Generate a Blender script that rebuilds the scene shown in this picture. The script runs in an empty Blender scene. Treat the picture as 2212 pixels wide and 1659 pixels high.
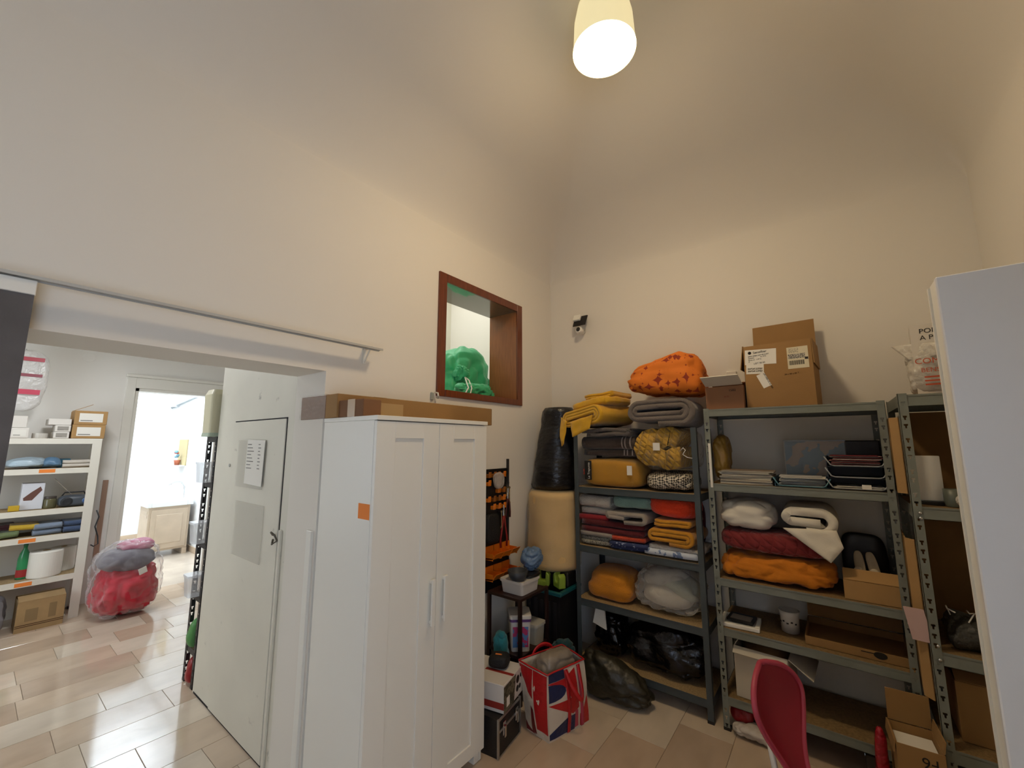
import bpy, bmesh, math, random
from mathutils import Vector, Matrix, noise, Euler
random.seed(7)
SC = bpy.context.scene
COL = SC.collection
R = math.radians
# ------------------------------------------------------------------ camera
cam = bpy.data.cameras.new('camera'); camo = bpy.data.objects.new('camera', cam); COL.objects.link(camo)
camo.location = (0, 0, 1.75)
camo.rotation_euler = (R(90 + 8.2), 0, R(37.5))
cam.sensor_fit = 'HORIZONTAL'; cam.sensor_width = 36.0
cam.lens = 890.0 / 2212.0 * 36.0
cam.clip_start = 0.03; cam.clip_end = 100
SC.camera = camo
# ------------------------------------------------------------------ world / light / exposure
w = bpy.data.worlds.new('sky'); SC.world = w; w.use_nodes = True
bg = w.node_tree.nodes['Background']
bg.inputs[0].default_value = (0.80, 0.90, 1.0, 1); bg.inputs[1].default_value = 4.0
def area(name, loc, rot, sx, sy, power, color):
    l = bpy.data.lights.new(name, 'AREA'); l.shape = 'RECTANGLE'; l.size = sx; l.size_y = sy
    l.energy = power; l.color = color
    o = bpy.data.objects.new(name, l); o.location = loc; o.rotation_euler = rot; COL.objects.link(o); return o
area('window_daylight', (0.84, -0.75, 1.45), (R(90), 0, R(90)), 1.3, 1.9, 9, (0.30, 0.50, 1.0))
area('courtyard_daylight', (-9.2, 1.5, 3.3), (0, 0, 0), 3.6, 2.6, 900, (0.84, 0.92, 1.0))
area('far_room_fill_light', (-4.9, -1.32, 1.6), (R(90), 0, R(180)), 1.4, 1.6, 36, (0.86, 0.92, 1.0))  # fill light added out of view to brighten the far room
area('loft_fill_light', (-3.1, 2.45, 3.8), (0, 0, 0), 0.9, 1.6, 15, (1.0, 0.98, 0.92))  # added overhead fill for the loft, which has no window
SC.view_settings.view_transform = 'Standard'; SC.view_settings.look = 'None'
SC.view_settings.exposure = 0.0; SC.view_settings.gamma = 1.0
SC.view_settings.use_curve_mapping = False
SC.cycles.use_denoising = True
SC.cycles.max_bounces = 6; SC.cycles.diffuse_bounces = 4; SC.cycles.glossy_bounces = 2; SC.cycles.transmission_bounces = 3; SC.cycles.transparent_max_bounces = 8
SC.cycles.use_adaptive_sampling = True; SC.cycles.adaptive_threshold = 0.035
SC.cycles.sample_clamp_indirect = 6.0
SC.cycles.caustics_reflective = False; SC.cycles.caustics_refractive = False

# ------------------------------------------------------------------ materials
MATS = {}
def srgb(c):
    return tuple((x / 12.92 if x <= 0.04045 else ((x + 0.055) / 1.055) ** 2.4) for x in c)
def hexc(h):
    h = h.lstrip('#'); return srgb(tuple(int(h[i:i + 2], 16) / 255 for i in (0, 2, 4)))
def mat(name, color, rough=0.6, metal=0.0, bump=None, var=0.0, vscale=4.0, spec=0.5, coat=0.0, sheen=0.0, tint=None, stretch=None):
    """plain principled material: noise colour variation + noise bump"""
    if name in MATS: return MATS[name]
    if isinstance(color, str): color = hexc(color)
    m = bpy.data.materials.new(name); m.use_nodes = True; nt = m.node_tree; b = nt.nodes['Principled BSDF']
    b.inputs['Base Color'].default_value = (*color, 1); b.inputs['Roughness'].default_value = rough
    b.inputs['Metallic'].default_value = metal; b.inputs['Specular IOR Level'].default_value = spec
    b.inputs['Coat Weight'].default_value = coat
    if sheen: b.inputs['Sheen Weight'].default_value = sheen
    if var or bump:
        tc = nt.nodes.new('ShaderNodeTexCoord'); src = tc.outputs['Object']
        if stretch:
            mp = nt.nodes.new('ShaderNodeMapping'); mp.inputs['Scale'].default_value = stretch
            nt.links.new(src, mp.inputs[0]); src = mp.outputs[0]
    if var:
        n = nt.nodes.new('ShaderNodeTexNoise'); n.inputs['Scale'].default_value = vscale; n.inputs['Detail'].default_value = 3
        nt.links.new(src, n.inputs['Vector'])
        mx = nt.nodes.new('ShaderNodeMix'); mx.data_type = 'RGBA'
        c2 = hexc(tint) if tint else tuple(x * (1 - var) for x in color)
        mx.inputs['A'].default_value = (*color, 1); mx.inputs['B'].default_value = (*c2, 1)
        rm = nt.nodes.new('ShaderNodeMapRange'); rm.inputs['From Min'].default_value = 0.35; rm.inputs['From Max'].default_value = 0.65
        nt.links.new(n.outputs['Fac'], rm.inputs['Value']); nt.links.new(rm.outputs[0], mx.inputs['Factor'])
        nt.links.new(mx.outputs['Result'], b.inputs['Base Color'])
    if bump:
        sc_, st = bump
        n2 = nt.nodes.new('ShaderNodeTexNoise'); n2.inputs['Scale'].default_value = sc_; n2.inputs['Detail'].default_value = 2
        nt.links.new(src, n2.inputs['Vector'])
        bp = nt.nodes.new('ShaderNodeBump'); bp.inputs['Strength'].default_value = st; bp.inputs['Distance'].default_value = 0.02
        nt.links.new(n2.outputs['Fac'], bp.inputs['Height']); nt.links.new(bp.outputs[0], b.inputs['Normal'])
    MATS[name] = m; return m
def pattern(name, c1, c2, kind, scale, rough=0.8, thr=0.5, bump=0.15):
    """two-colour printed or woven cloth"""
    if name in MATS: return MATS[name]
    m = mat(name, c1, rough); nt = m.node_tree; b = nt.nodes['Principled BSDF']
    tc = nt.nodes.new('ShaderNodeTexCoord'); src = tc.outputs['Object']
    mx = nt.nodes.new('ShaderNodeMix'); mx.data_type = 'RGBA'
    mx.inputs['A'].default_value = (*hexc(c1), 1); mx.inputs['B'].default_value = (*hexc(c2), 1)
    if kind == 'dart':
        v = nt.nodes.new('ShaderNodeTexVoronoi'); v.distance = 'MINKOWSKI'; v.inputs['Exponent'].default_value = 0.55
        v.inputs['Scale'].default_value = scale; nt.links.new(src, v.inputs['Vector']); h = v.outputs['Distance']
        mt = nt.nodes.new('ShaderNodeMath'); mt.operation = 'LESS_THAN'; mt.inputs[1].default_value = thr
        nt.links.new(h, mt.inputs[0]); nt.links.new(mt.outputs[0], mx.inputs['Factor'])
    elif kind == 'weave':
        ck = nt.nodes.new('ShaderNodeTexChecker'); ck.inputs['Scale'].default_value = scale
        mp = nt.nodes.new('ShaderNodeMapping'); mp.inputs['Rotation'].default_value = (0.5, 0.78, 0.4)
        nt.links.new(src, mp.inputs[0]); nt.links.new(mp.outputs[0], ck.inputs['Vector'])
        nt.links.new(ck.outputs['Fac'], mx.inputs['Factor'])
    else:
        v = nt.nodes.new('ShaderNodeTexNoise'); v.inputs['Scale'].default_value = scale; v.inputs['Detail'].default_value = 2
        nt.links.new(src, v.inputs['Vector'])
        mt = nt.nodes.new('ShaderNodeMath'); mt.operation = 'GREATER_THAN'; mt.inputs[1].default_value = thr
        nt.links.new(v.outputs['Fac'], mt.inputs[0]); nt.links.new(mt.outputs[0], mx.inputs['Factor'])
    nt.links.new(mx.outputs['Result'], b.inputs['Base Color'])
    return m
def quilt(name, color, scale=26, strength=0.5, rough=0.75):
    """diamond-stitched quilt"""
    if name in MATS: return MATS[name]
    m = mat(name, color, rough, sheen=0.2); nt = m.node_tree; b = nt.nodes['Principled BSDF']
    tc = nt.nodes.new('ShaderNodeTexCoord'); outs = []
    for rz in (0.7, -0.7):
        mp = nt.nodes.new('ShaderNodeMapping'); mp.inputs['Rotation'].default_value = (0.6 * rz, rz, rz)
        nt.links.new(tc.outputs['Object'], mp.inputs[0])
        wv = nt.nodes.new('ShaderNodeTexWave'); wv.inputs['Scale'].default_value = scale / 6.28; wv.inputs['Distortion'].default_value = 1.5
        nt.links.new(mp.outputs[0], wv.inputs['Vector']); outs.append(wv.outputs['Fac'])
    mn = nt.nodes.new('ShaderNodeMath'); mn.operation = 'MINIMUM'
    nt.links.new(outs[0], mn.inputs[0]); nt.links.new(outs[1], mn.inputs[1])
    pw = nt.nodes.new('ShaderNodeMath'); pw.operation = 'POWER'; pw.inputs[1].default_value = 0.35
    nt.links.new(mn.outputs[0], pw.inputs[0])
    bp = nt.nodes.new('ShaderNodeBump'); bp.inputs['Strength'].default_value = strength; bp.inputs['Distance'].default_value = 0.02
    nt.links.new(pw.outputs[0], bp.inputs['Height']); nt.links.new(bp.outputs[0], b.inputs['Normal'])
    return m
def film(name, color='#ffffff', alpha=0.25, rough=0.12, bump=(30, 0.5)):
    """thin clear plastic: mostly see-through with a glossy skin"""
    if name in MATS: return MATS[name]
    m = bpy.data.materials.new(name); m.use_nodes = True; nt = m.node_tree
    b = nt.nodes['Principled BSDF']; b.inputs['Base Color'].default_value = (*hexc(color), 1); b.inputs['Roughness'].default_value = rough
    b.inputs['Specular IOR Level'].default_value = 0.8
    out = nt.nodes['Material Output']; tr = nt.nodes.new('ShaderNodeBsdfTransparent'); mix = nt.nodes.new('ShaderNodeMixShader')
    lw = nt.nodes.new('ShaderNodeLayerWeight'); lw.inputs[0].default_value = 0.25
    ma = nt.nodes.new('ShaderNodeMath'); ma.operation = 'MULTIPLY_ADD'; ma.inputs[1].default_value = 0.5; ma.inputs[2].default_value = alpha
    nt.links.new(lw.outputs['Facing'], ma.inputs[0]); nt.links.new(ma.outputs[0], mix.inputs[0])
    nt.links.new(tr.outputs[0], mix.inputs[1]); nt.links.new(b.outputs[0], mix.inputs[2]); nt.links.new(mix.outputs[0], out.inputs[0])
    tc = nt.nodes.new('ShaderNodeTexCoord'); n2 = nt.nodes.new('ShaderNodeTexNoise'); n2.inputs['Scale'].default_value = bump[0]; n2.inputs['Detail'].default_value = 3
    nt.links.new(tc.outputs['Object'], n2.inputs['Vector'])
    bp = nt.nodes.new('ShaderNodeBump'); bp.inputs['Strength'].default_value = bump[1]; bp.inputs['Distance'].default_value = 0.03
    nt.links.new(n2.outputs['Fac'], bp.inputs['Height']); nt.links.new(bp.outputs[0], b.inputs['Normal'])
    MATS[name] = m; return m
def emis(name, color, strength):
    m = bpy.data.materials.new(name); m.use_nodes = True; nt = m.node_tree; b = nt.nodes['Principled BSDF']
    b.inputs['Base Color'].default_value = (*color, 1); b.inputs['Emission Color'].default_value = (*color, 1); b.inputs['Emission Strength'].default_value = strength
    return m

PLASTER = mat('plaster_white', (0.78, 0.74, 0.665), 0.85)
FARPL = mat('plaster_far', (0.84, 0.82, 0.77), 0.85)
WHITE = mat('white_melamine', '#E9E7DE', 0.38)
WHITEP = mat('white_paint_old', '#DEDACB', 0.5, var=0.07, vscale=2.5)
def scuff(m, col, scale=11, lo=0.66, hi=0.74, fac=0.35):
    """worn spots with a shape of their own over a paint"""
    nt = m.node_tree; b = nt.nodes['Principled BSDF']; src = b.inputs['Base Color'].links[0].from_socket
    tc = nt.nodes.new('ShaderNodeTexCoord'); n = nt.nodes.new('ShaderNodeTexNoise'); n.inputs['Scale'].default_value = scale; n.inputs['Detail'].default_value = 8; n.inputs['Roughness'].default_value = 0.7
    nt.links.new(tc.outputs['Object'], n.inputs['Vector'])
    rm = nt.nodes.new('ShaderNodeMapRange'); rm.inputs['From Min'].default_value = lo; rm.inputs['From Max'].default_value = hi; rm.inputs['To Max'].default_value = fac
    nt.links.new(n.outputs['Fac'], rm.inputs['Value']); mx = nt.nodes.new('ShaderNodeMix'); mx.data_type = 'RGBA'; mx.inputs['B'].default_value = (*hexc(col), 1)
    nt.links.new(src, mx.inputs['A']); nt.links.new(rm.outputs[0], mx.inputs['Factor']); nt.links.new(mx.outputs['Result'], b.inputs['Base Color'])
scuff(WHITEP, '#5A5348', 7, 0.64, 0.72, 0.5); scuff(STEEL, '#C9C9C0', 22, 0.68, 0.74, 0.6) if False else None
DARKGAP = mat('dark_gap', '#1A1815', 0.9)
CARD = mat('cardboard', '#9C7748', 0.85, var=0.12, vscale=3, bump=(120, 0.05))
CARD2 = mat('cardboard_light', '#B08A58', 0.85, var=0.10, vscale=5, bump=(120, 0.05))
CARDIN = mat('cardboard_inside', '#8A6940', 0.9, var=0.1)
STEEL = mat('steel_grey_paint', '#7B8078', 0.5, metal=0.0, var=0.10, vscale=12)
STEELB = mat('steel_blue_grey_paint', '#454E52', 0.5, metal=0.0, var=0.12, vscale=12)
STEELBLK = mat('steel_black_paint', '#2B2A2C', 0.45)
STEELW = mat('steel_white_paint', '#E2DED2', 0.45)
CHIP = mat('chipboard', '#A98F66', 0.85, var=0.35, vscale=90, bump=(150, 0.1))
CHIPD = mat('chipboard_tan', '#8B7049', 0.85, var=0.3, vscale=90, bump=(150, 0.1))
MAHOG = mat('mahogany_wood', '#6B341C', 0.42, var=0.35, vscale=6, stretch=(12, 12, 1.2), bump=(30, 0.05))
MAHOGL = mat('mahogany_reveal', '#8A5230', 0.45, var=0.25, vscale=6, stretch=(12, 12, 1.2))
BLACKP = mat('black_plastic', '#17171A', 0.4)
PAPER = mat('paper_white', '#E6E3DA', 0.8)
CHROME = mat('chrome', '#C8C8C8', 0.15, metal=1.0)
ALU = mat('aluminium', '#B4B4B2', 0.35, metal=0.9)
INK = mat('black_ink', '#151210', 0.7)
ORANGE = mat('orange_plastic', '#E07A16', 0.45)
STICKY = mat('orange_paper', '#F08A3C', 0.8)
# ------------------------------------------------------------------ object helpers
def put(o, parent=None):
    COL.objects.link(o)
    if parent is not None: o.parent = parent
    return o
def tag(o, label=None, cat=None, group=None, kind=None):
    if label: o['label'] = label
    if cat: o['category'] = cat
    if group: o['group'] = group
    if kind: o['kind'] = kind
    return o
def thing(name, label, cat, loc=(0, 0, 0), rz=0.0, group=None):
    o = bpy.data.objects.new(name, None); o.empty_display_size = 0.05
    o.location = loc; o.rotation_euler = (0, 0, rz); COL.objects.link(o)
    return tag(o, label, cat, group)
def copy_tree(o, parent=None):
    c = o.copy(); COL.objects.link(c); c.parent = parent
    for ch in [x for x in o.children]: copy_tree(ch, c)
    return c
class MB:
    def __init__(s): s.v = []; s.f = []; s.mi = []; s.cur = 0
    def add(s, vs, fs):
        k = len(s.v); s.v += [tuple(p) for p in vs]; s.f += [tuple(i + k for i in f) for f in fs]; s.mi += [s.cur] * len(fs); return s
    def m(s, i): s.cur = i; return s
    def box(s, a, b, M=None):
        x0, y0, z0 = a; x1, y1, z1 = b
        vs = [Vector(p) for p in ((x0, y0, z0), (x1, y0, z0), (x1, y1, z0), (x0, y1, z0), (x0, y0, z1), (x1, y0, z1), (x1, y1, z1), (x0, y1, z1))]
        if M is not None: vs = [M @ p for p in vs]
        return s.add(vs, [(3, 2, 1, 0), (4, 5, 6, 7), (0, 1, 5, 4), (1, 2, 6, 5), (2, 3, 7, 6), (3, 0, 4, 7)])
    def cbox(s, c, d, M=None):
        return s.box([c[i] - d[i] / 2 for i in range(3)], [c[i] + d[i] / 2 for i in range(3)], M)
    def hexa(s, q0, q1):   # bottom quad, top quad (both counter-clockwise from above)
        return s.add(list(q0) + list(q1), [(3, 2, 1, 0), (4, 5, 6, 7), (0, 1, 5, 4), (1, 2, 6, 5), (2, 3, 7, 6), (3, 0, 4, 7)])
    def prism(s, poly, axis, a, b):   # 2D polygon extruded along axis
        n = len(poly); P = []
        for t in (a, b):
            for (u, v) in poly:
                P.append({'x': (t, u, v), 'y': (u, t, v), 'z': (u, v, t)}[axis])
        fs = [tuple(range(n))[::-1], tuple(range(n, 2 * n))] + [(i, (i + 1) % n, n + (i + 1) % n, n + i) for i in range(n)]
        return s.add(P, fs)
    def lathe(s, prof, n=24, c=(0, 0, 0), sx=1.0, sy=1.0, cap=True):
        P = []
        for (r, z) in prof:
            for i in range(n):
                a = 2 * math.pi * i / n; P.append((c[0] + r * sx * math.cos(a), c[1] + r * sy * math.sin(a), c[2] + z))
        fs = []
        for k in range(len(prof) - 1):
            for i in range(n):
                j = (i + 1) % n; fs.append((k * n + i, k * n + j, (k + 1) * n + j, (k + 1) * n + i))
        if cap:
            fs.append(tuple(range(n))[::-1]); fs.append(tuple((len(prof) - 1) * n + i for i in range(n)))
        return s.add(P, fs)
    def tube(s, pts, r, n=8, upv=None):
        pts = [Vector(p) for p in pts]; P = []; fs = []
        for k, p in enumerate(pts):
            t = (pts[min(k + 1, len(pts) - 1)] - pts[max(k - 1, 0)]).normalized()
            up = Vector(upv) if upv else (Vector((0, 0, 1)) if abs(t.z) < 0.9 else Vector((1, 0, 0)))
            a = t.cross(up).normalized(); b2 = t.cross(a)
            rr = r[k] if isinstance(r, (list, tuple)) else r
            for i in range(n):
                q = 2 * math.pi * i / n; P.append(p + a * (rr * math.cos(q)) + b2 * (rr * math.sin(q)))
        for k in range(len(pts) - 1):
            for i in range(n):
                j = (i + 1) % n; fs.append((k * n + i, k * n + j, (k + 1) * n + j, (k + 1) * n + i))
        fs.append(tuple(range(n))[::-1]); fs.append(tuple((len(pts) - 1) * n + i for i in range(n)))
        return s.add(P, fs)
    def build(s, name, mats, parent=None, smooth=False, bev=0.0, world=False, seg=1, auto=None):
        vs = s.v
        if world and parent is not None:
            Mi = (Matrix.Translation(parent.location) @ Euler(parent.rotation_euler).to_matrix().to_4x4()).inverted()
            vs = [tuple(Mi @ Vector(p)) for p in vs]
        me = bpy.data.meshes.new(name); me.from_pydata(vs, [], s.f)
        bm = bmesh.new(); bm.from_mesh(me); bmesh.ops.recalc_face_normals(bm, faces=bm.faces); bm.to_mesh(me); bm.free()
        if not isinstance(mats, (list, tuple)): mats = [mats]
        for q in mats: me.materials.append(q)
        if len(mats) > 1: me.polygons.foreach_set('material_index', s.mi)
        if smooth: me.polygons.foreach_set('use_smooth', [True] * len(me.polygons))
        me.update(); o = bpy.data.objects.new(name, me); put(o, parent)
        if bev:
            md = o.modifiers.new('bevel', 'BEVEL'); md.width = bev; md.segments = seg; md.limit_method = 'ANGLE'; md.angle_limit = R(40); md.harden_normals = False
        return o
    def solo(s, name, label, cat, mats, group=None, kind=None, **k):
        """a thing that is one mesh: origin moved to its base"""
        lo = [min(p[i] for p in s.v) for i in range(3)]; hi = [max(p[i] for p in s.v) for i in range(3)]
        c = ((lo[0] + hi[0]) / 2, (lo[1] + hi[1]) / 2, lo[2]); s.v = [(p[0] - c[0], p[1] - c[1], p[2] - c[2]) for p in s.v]
        o = s.build(name, mats, None, **k); o.location = c
        return tag(o, label, cat, group, kind)
def struct(name, mb, mats, **k):
    o = mb.build(name, mats, **k); o['kind'] = 'structure'; return o
def nz(p, f, seed): return noise.noise(Vector((p[0] * f + seed * 13.7, p[1] * f - seed * 7.3, p[2] * f + seed * 3.1)))
def soft(w_, d, h, k=4.5, n=14, amp=0.012, freq=5.0, seed=0, kb=None, ridge=0.0, sag=0.0, crease=None, wr=None):
    """padded block, base at z=0, centred in x,y"""
    vs = []; idx = {}; fs = []
    def vid(p):
        key = (round(p[0], 4), round(p[1], 4), round(p[2], 4))
        if key in idx: return idx[key]
        x, y, z = p
        kk = kb if (kb and z < 0) else k
        nn = (abs(x) ** kk + abs(y) ** kk + abs(z) ** kk) ** (1 / kk)
        q = Vector((x / nn * w_ / 2, y / nn * d / 2, z / nn * h / 2))
        nd = Vector((x, y, z)).normalized()
        a = nz(q, freq, seed) + 0.5 * nz(q, freq * 2.3, seed + 5)
        if ridge: a -= ridge * (abs(nz(q, freq * 1.4, seed + 9)) * 2 - 0.5)
        q = q + nd * (a * amp)
        if wr:   # sharp creases: (depth, frequency, axis stretch)
            s3 = wr[2]; c1 = abs(nz((q.x * s3[0], q.y * s3[1], q.z * s3[2]), wr[1], seed + 21)); c2 = abs(nz((q.x * s3[1], q.y * s3[2], q.z * s3[0]), wr[1] * 1.7, seed + 33))
            q = q - nd * wr[0] * (max(0.0, 1 - c1 * 5) + 0.6 * max(0.0, 1 - c2 * 4))
        if crease: q = crease(q)
        q.z -= sag * (q.x / (w_ / 2)) ** 2
        idx[key] = len(vs); vs.append(q); return idx[key]
    for ax in range(3):
        for sg in (-1, 1):
            for i in range(n):
                for j in range(n):
                    cs = []
                    for (a, b) in ((i, j), (i + 1, j), (i + 1, j + 1), (i, j + 1)):
                        u = math.sin((a / n * 2 - 1) * math.pi / 2 * 0.98) / math.sin(math.pi / 2 * 0.98); v = math.sin((b / n * 2 - 1) * math.pi / 2 * 0.98) / math.sin(math.pi / 2 * 0.98)
                        p = [0, 0, 0]; p[ax] = sg; p[(ax + 1) % 3] = u; p[(ax + 2) % 3] = v
                        cs.append(vid(p))
                    fs.append(cs if sg > 0 else cs[::-1])
    z0 = min(v.z for v in vs)
    return [(v.x, v.y, v.z - z0) for v in vs], fs
def serp(W, n, t, slack=0.0, seed=0):
    """zig-zag fold path (u,v)"""
    rnd = random.Random(seed); P = []
    for k in range(n):
        z = t * (k + 0.5); e0 = W / 2 - t / 2 - rnd.random() * slack; e1 = W / 2 - t / 2 - rnd.random() * slack
        xs = (-e0, e1) if k % 2 == 0 else (e1, -e0)
        for i in range(7): P.append((xs[0] + (xs[1] - xs[0]) * i / 6, z + 0.12 * t * math.sin(i * 1.3 + k * 2 + seed)))
        if k < n - 1:
            cx = xs[1]; sg = 1 if k % 2 == 0 else -1
            for i in range(1, 6):
                a = -math.pi / 2 + math.pi * i / 6; P.append((cx + sg * t / 2 * math.cos(a), z + t / 2 + t / 2 * math.sin(a)))
    return P
def spiral(W, H, t, inner=0.35):
    P = []; loops = max(1.0, (H / 2 - t * inner) / t - 0.35); N = int(loops * 28)
    for i in range(N + 1):
        u = i / 28; k = u; a = W / 2 - t / 2 - k * t * 0.97; b = H / 2 - t / 2 - k * t * 0.97
        a = max(a, b + 0.005); b = max(b, 0.004); s_ = a - b
        q = -math.pi / 2 + 2 * math.pi * (i % 28) / 28
        P.append((math.cos(q) * b + (s_ if math.cos(q) > 1e-6 else (-s_ if math.cos(q) < -1e-6 else 0)), H / 2 + math.sin(q) * b))
    return P
def ribbon(path, t, L, axis='y', m=10, amp=0.006, freq=7.0, seed=0, taper=0.0):
    """cloth of thickness t following path in (u,z), run out along the other axis"""
    n = len(path); lf = []; rt = []
    for i, p in enumerate(path):
        a = path[max(0, i - 1)]; b = path[min(n - 1, i + 1)]
        dx, dz = b[0] - a[0], b[1] - a[1]; l = math.hypot(dx, dz) or 1
        nx, nzv = -dz / l, dx / l
        lf.append((p[0] + nx * t * 0.46, p[1] + nzv * t * 0.46)); rt.append((p[0] - nx * t * 0.46, p[1] - nzv * t * 0.46))
    ring = lf + rt[::-1]; N = len(ring); vs = []; fs = []
    for k in range(m + 1):
        s_ = -L / 2 + L * k / m
        e = 1 - 0.03 * (2 * abs(k / m - 0.5)) ** 4
        for (u, z) in ring:
            p = Vector((u * e * (1 - taper * k / m), s_, z)) if axis == 'y' else Vector((s_, u * e, z))
            o = nz(p, freq, seed); o2 = nz(p, freq, seed + 3); o3 = nz(p, freq * 0.6, seed + 6)
            vs.append(p + Vector((o, o2, o3 * 0.8)) * amp)
    for k in range(m):
        for i in range(N):
            j = (i + 1) % N; fs.append((k * N + i, k * N + j, (k + 1) * N + j, (k + 1) * N + i))
    for k in (0, m):   # end faces as strips
        for i in range(n - 1):
            f = (k * N + i, k * N + i + 1, k * N + N - 2 - i, k * N + N - 1 - i); fs.append(f if k == 0 else f[::-1])
    z0 = min(v.z for v in vs)
    return [(v.x, v.y, v.z - z0) for v in vs], fs
def place(vf, M): return [M @ Vector(p) for p in vf[0]], vf[1]
def cloth(name, label, cat, vf, mats, loc, rot=(0, 0, 0), group=None, parent=None, smooth=True):
    b = MB(); b.add(*vf); o = b.build(name, mats, parent, smooth=smooth); o.location = loc; o.rotation_euler = rot
    if parent is None: tag(o, label, cat, group)
    return o
def drape(corners, nu=14, nv=14, th=0.012, amp=0.008, freq=9, seed=0, bow=0.0):
    """piece of cloth over four corners (a,b,c,d round the edge), with thickness"""
    A, B, C, D = [Vector(c) for c in corners]; nrm = (B - A).cross(D - A).normalized(); vs = []; fs = []
    for s_ in (0, 1):
        for j in range(nv + 1):
            for i in range(nu + 1):
                u, v = i / nu, j / nv; p = (A * (1 - u) + B * u) * (1 - v) + (D * (1 - u) + C * u) * v
                e = min(1.0, 6 * min(u, 1 - u, v, 1 - v) + 0.25)
                vs.append(p + nrm * (nz(p, freq, seed) * amp * 1.6 + nz(p, freq * 2.4, seed + 4) * amp * 0.6 + bow * math.sin(math.pi * u) * math.sin(math.pi * v) + (0.5 - s_) * th * e))
    M_ = (nu + 1) * (nv + 1)
    for j in range(nv):
        for i in range(nu): a = j * (nu + 1) + i; fs.append((a, a + 1, a + nu + 2, a + nu + 1)); fs.append((M_ + a + nu + 1, M_ + a + nu + 2, M_ + a + 1, M_ + a))
    for i in range(nu): a = i; fs.append((a + 1, a, M_ + a, M_ + a + 1)); a = nv * (nu + 1) + i; fs.append((a, a + 1, M_ + a + 1, M_ + a))
    for j in range(nv): a = j * (nu + 1); fs.append((a, a + nu + 1, M_ + a + nu + 1, M_ + a)); a += nu; fs.append((a + nu + 1, a, M_ + a, M_ + a + nu + 1))
    return vs, fs
TXT = {}
def text(name, s, size, matl, parent, M, align='LEFT', ext=0.0004):
    """flat lettering; M places its local x (reading), y (up)"""
    cu = bpy.data.curves.new(name, 'FONT'); cu.body = s; cu.size = size; cu.align_x = align; cu.extrude = ext; cu.resolution_u = 3
    to = bpy.data.objects.new(name + '_tmp', cu); COL.objects.link(to)
    me = bpy.data.meshes.new_from_object(to); bpy.data.objects.remove(to); bpy.data.curves.remove(cu)
    me.name = name; me.materials.clear(); me.materials.append(matl); me.transform(M)
    return put(bpy.data.objects.new(name, me), parent)
def face_y(x, y, z, rot=0.0):   # text plane facing -Y (reads left to right from the room)
    return Matrix.Translation((x, y, z)) @ Matrix.Rotation(R(90), 4, 'X') @ Matrix.Rotation(rot, 4, 'Z')
def face_x(x, y, z, rot=0.0):   # facing +X
    return Matrix.Translation((x, y, z)) @ Matrix.Rotation(R(90), 4, 'Z') @ Matrix.Rotation(R(90), 4, 'X') @ Matrix.Rotation(rot, 4, 'Z')
def fabric(name, color, var=0.12, b=0.25, rough=0.9, sheen=0.25): return mat(name, color, rough, bump=(140, b), var=var, vscale=9, sheen=sheen)
# ================================================================== STRUCTURE
XA, XR, YB, YF = -2.2, 0.80, 3.53, -1.70      # room: hatch wall, cabinet wall, shelf wall, window wall
T = 0.33
b = MB()
ZT = 3.45
b.box((XA - T, 1.165, 0), (XA, YB + 0.2, 2.13)).box((XA - T, 1.165, 2.13), (XA, 2.02, ZT)).box((XA - T, 2.96, 2.13), (XA, YB + 0.2, ZT)).box((XA - T, 2.02, 2.98), (XA, 2.96, ZT))
b.box((XA - T, -1.1, 2.15), (XA, 1.165, ZT)).box((XA - T, YF - 0.2, 0), (XA, -1.1, ZT))
struct('wall_left', b, PLASTER)
struct('wall_back', MB().box((XA - 0.05, YB, 0), (XR + 0.2, YB + 0.2, ZT)), PLASTER)
wy0, wy1, wz0, wz1 = -1.45, -0.05, 0.45, 2.45
struct('wall_right', MB().box((XR, wy1, 0), (XR + 0.2, YB, ZT)).box((XR, YF - 0.2, 0), (XR + 0.2, wy0, ZT)).box((XR, wy0, 0), (XR + 0.2, wy1, wz0)).box((XR, wy0, wz1), (XR + 0.2, wy1, ZT)), PLASTER)
struct('wall_front', MB().box((XA, YF - 0.2, 0), (XR, YF, ZT)), PLASTER)
# window behind the camera
def window(name, x0, x1, y, z0, z1):
    o = struct(name, MB().box((x0, y, z0), (x0 + 0.06, y + 0.06, z1)).box((x1 - 0.06, y, z0), (x1, y + 0.06, z1)).box((x0, y, z0), (x1, y + 0.06, z0 + 0.06)).box((x0, y, z1 - 0.06), (x1, y + 0.06, z1)).box(((x0 + x1) / 2 - 0.03, y, z0), ((x0 + x1) / 2 + 0.03, y + 0.06, z1)), WHITE)
    for a, c in ((x0 + 0.06, (x0 + x1) / 2 - 0.03), ((x0 + x1) / 2 + 0.03, x1 - 0.06)):
        MB().box((a, y + 0.025, z0 + 0.06), (c, y + 0.031, z1 - 0.06)).build('pane', film('window_glass', alpha=0.02, bump=(5, 0.0)), o)
window('window_1', wy0, wy1, 0, wz0, wz1)
for _o in [bpy.data.objects['window_1']]: _o.rotation_euler = (0, 0, R(90)); _o.location = (XR + 0.16, 0, 0)
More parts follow.
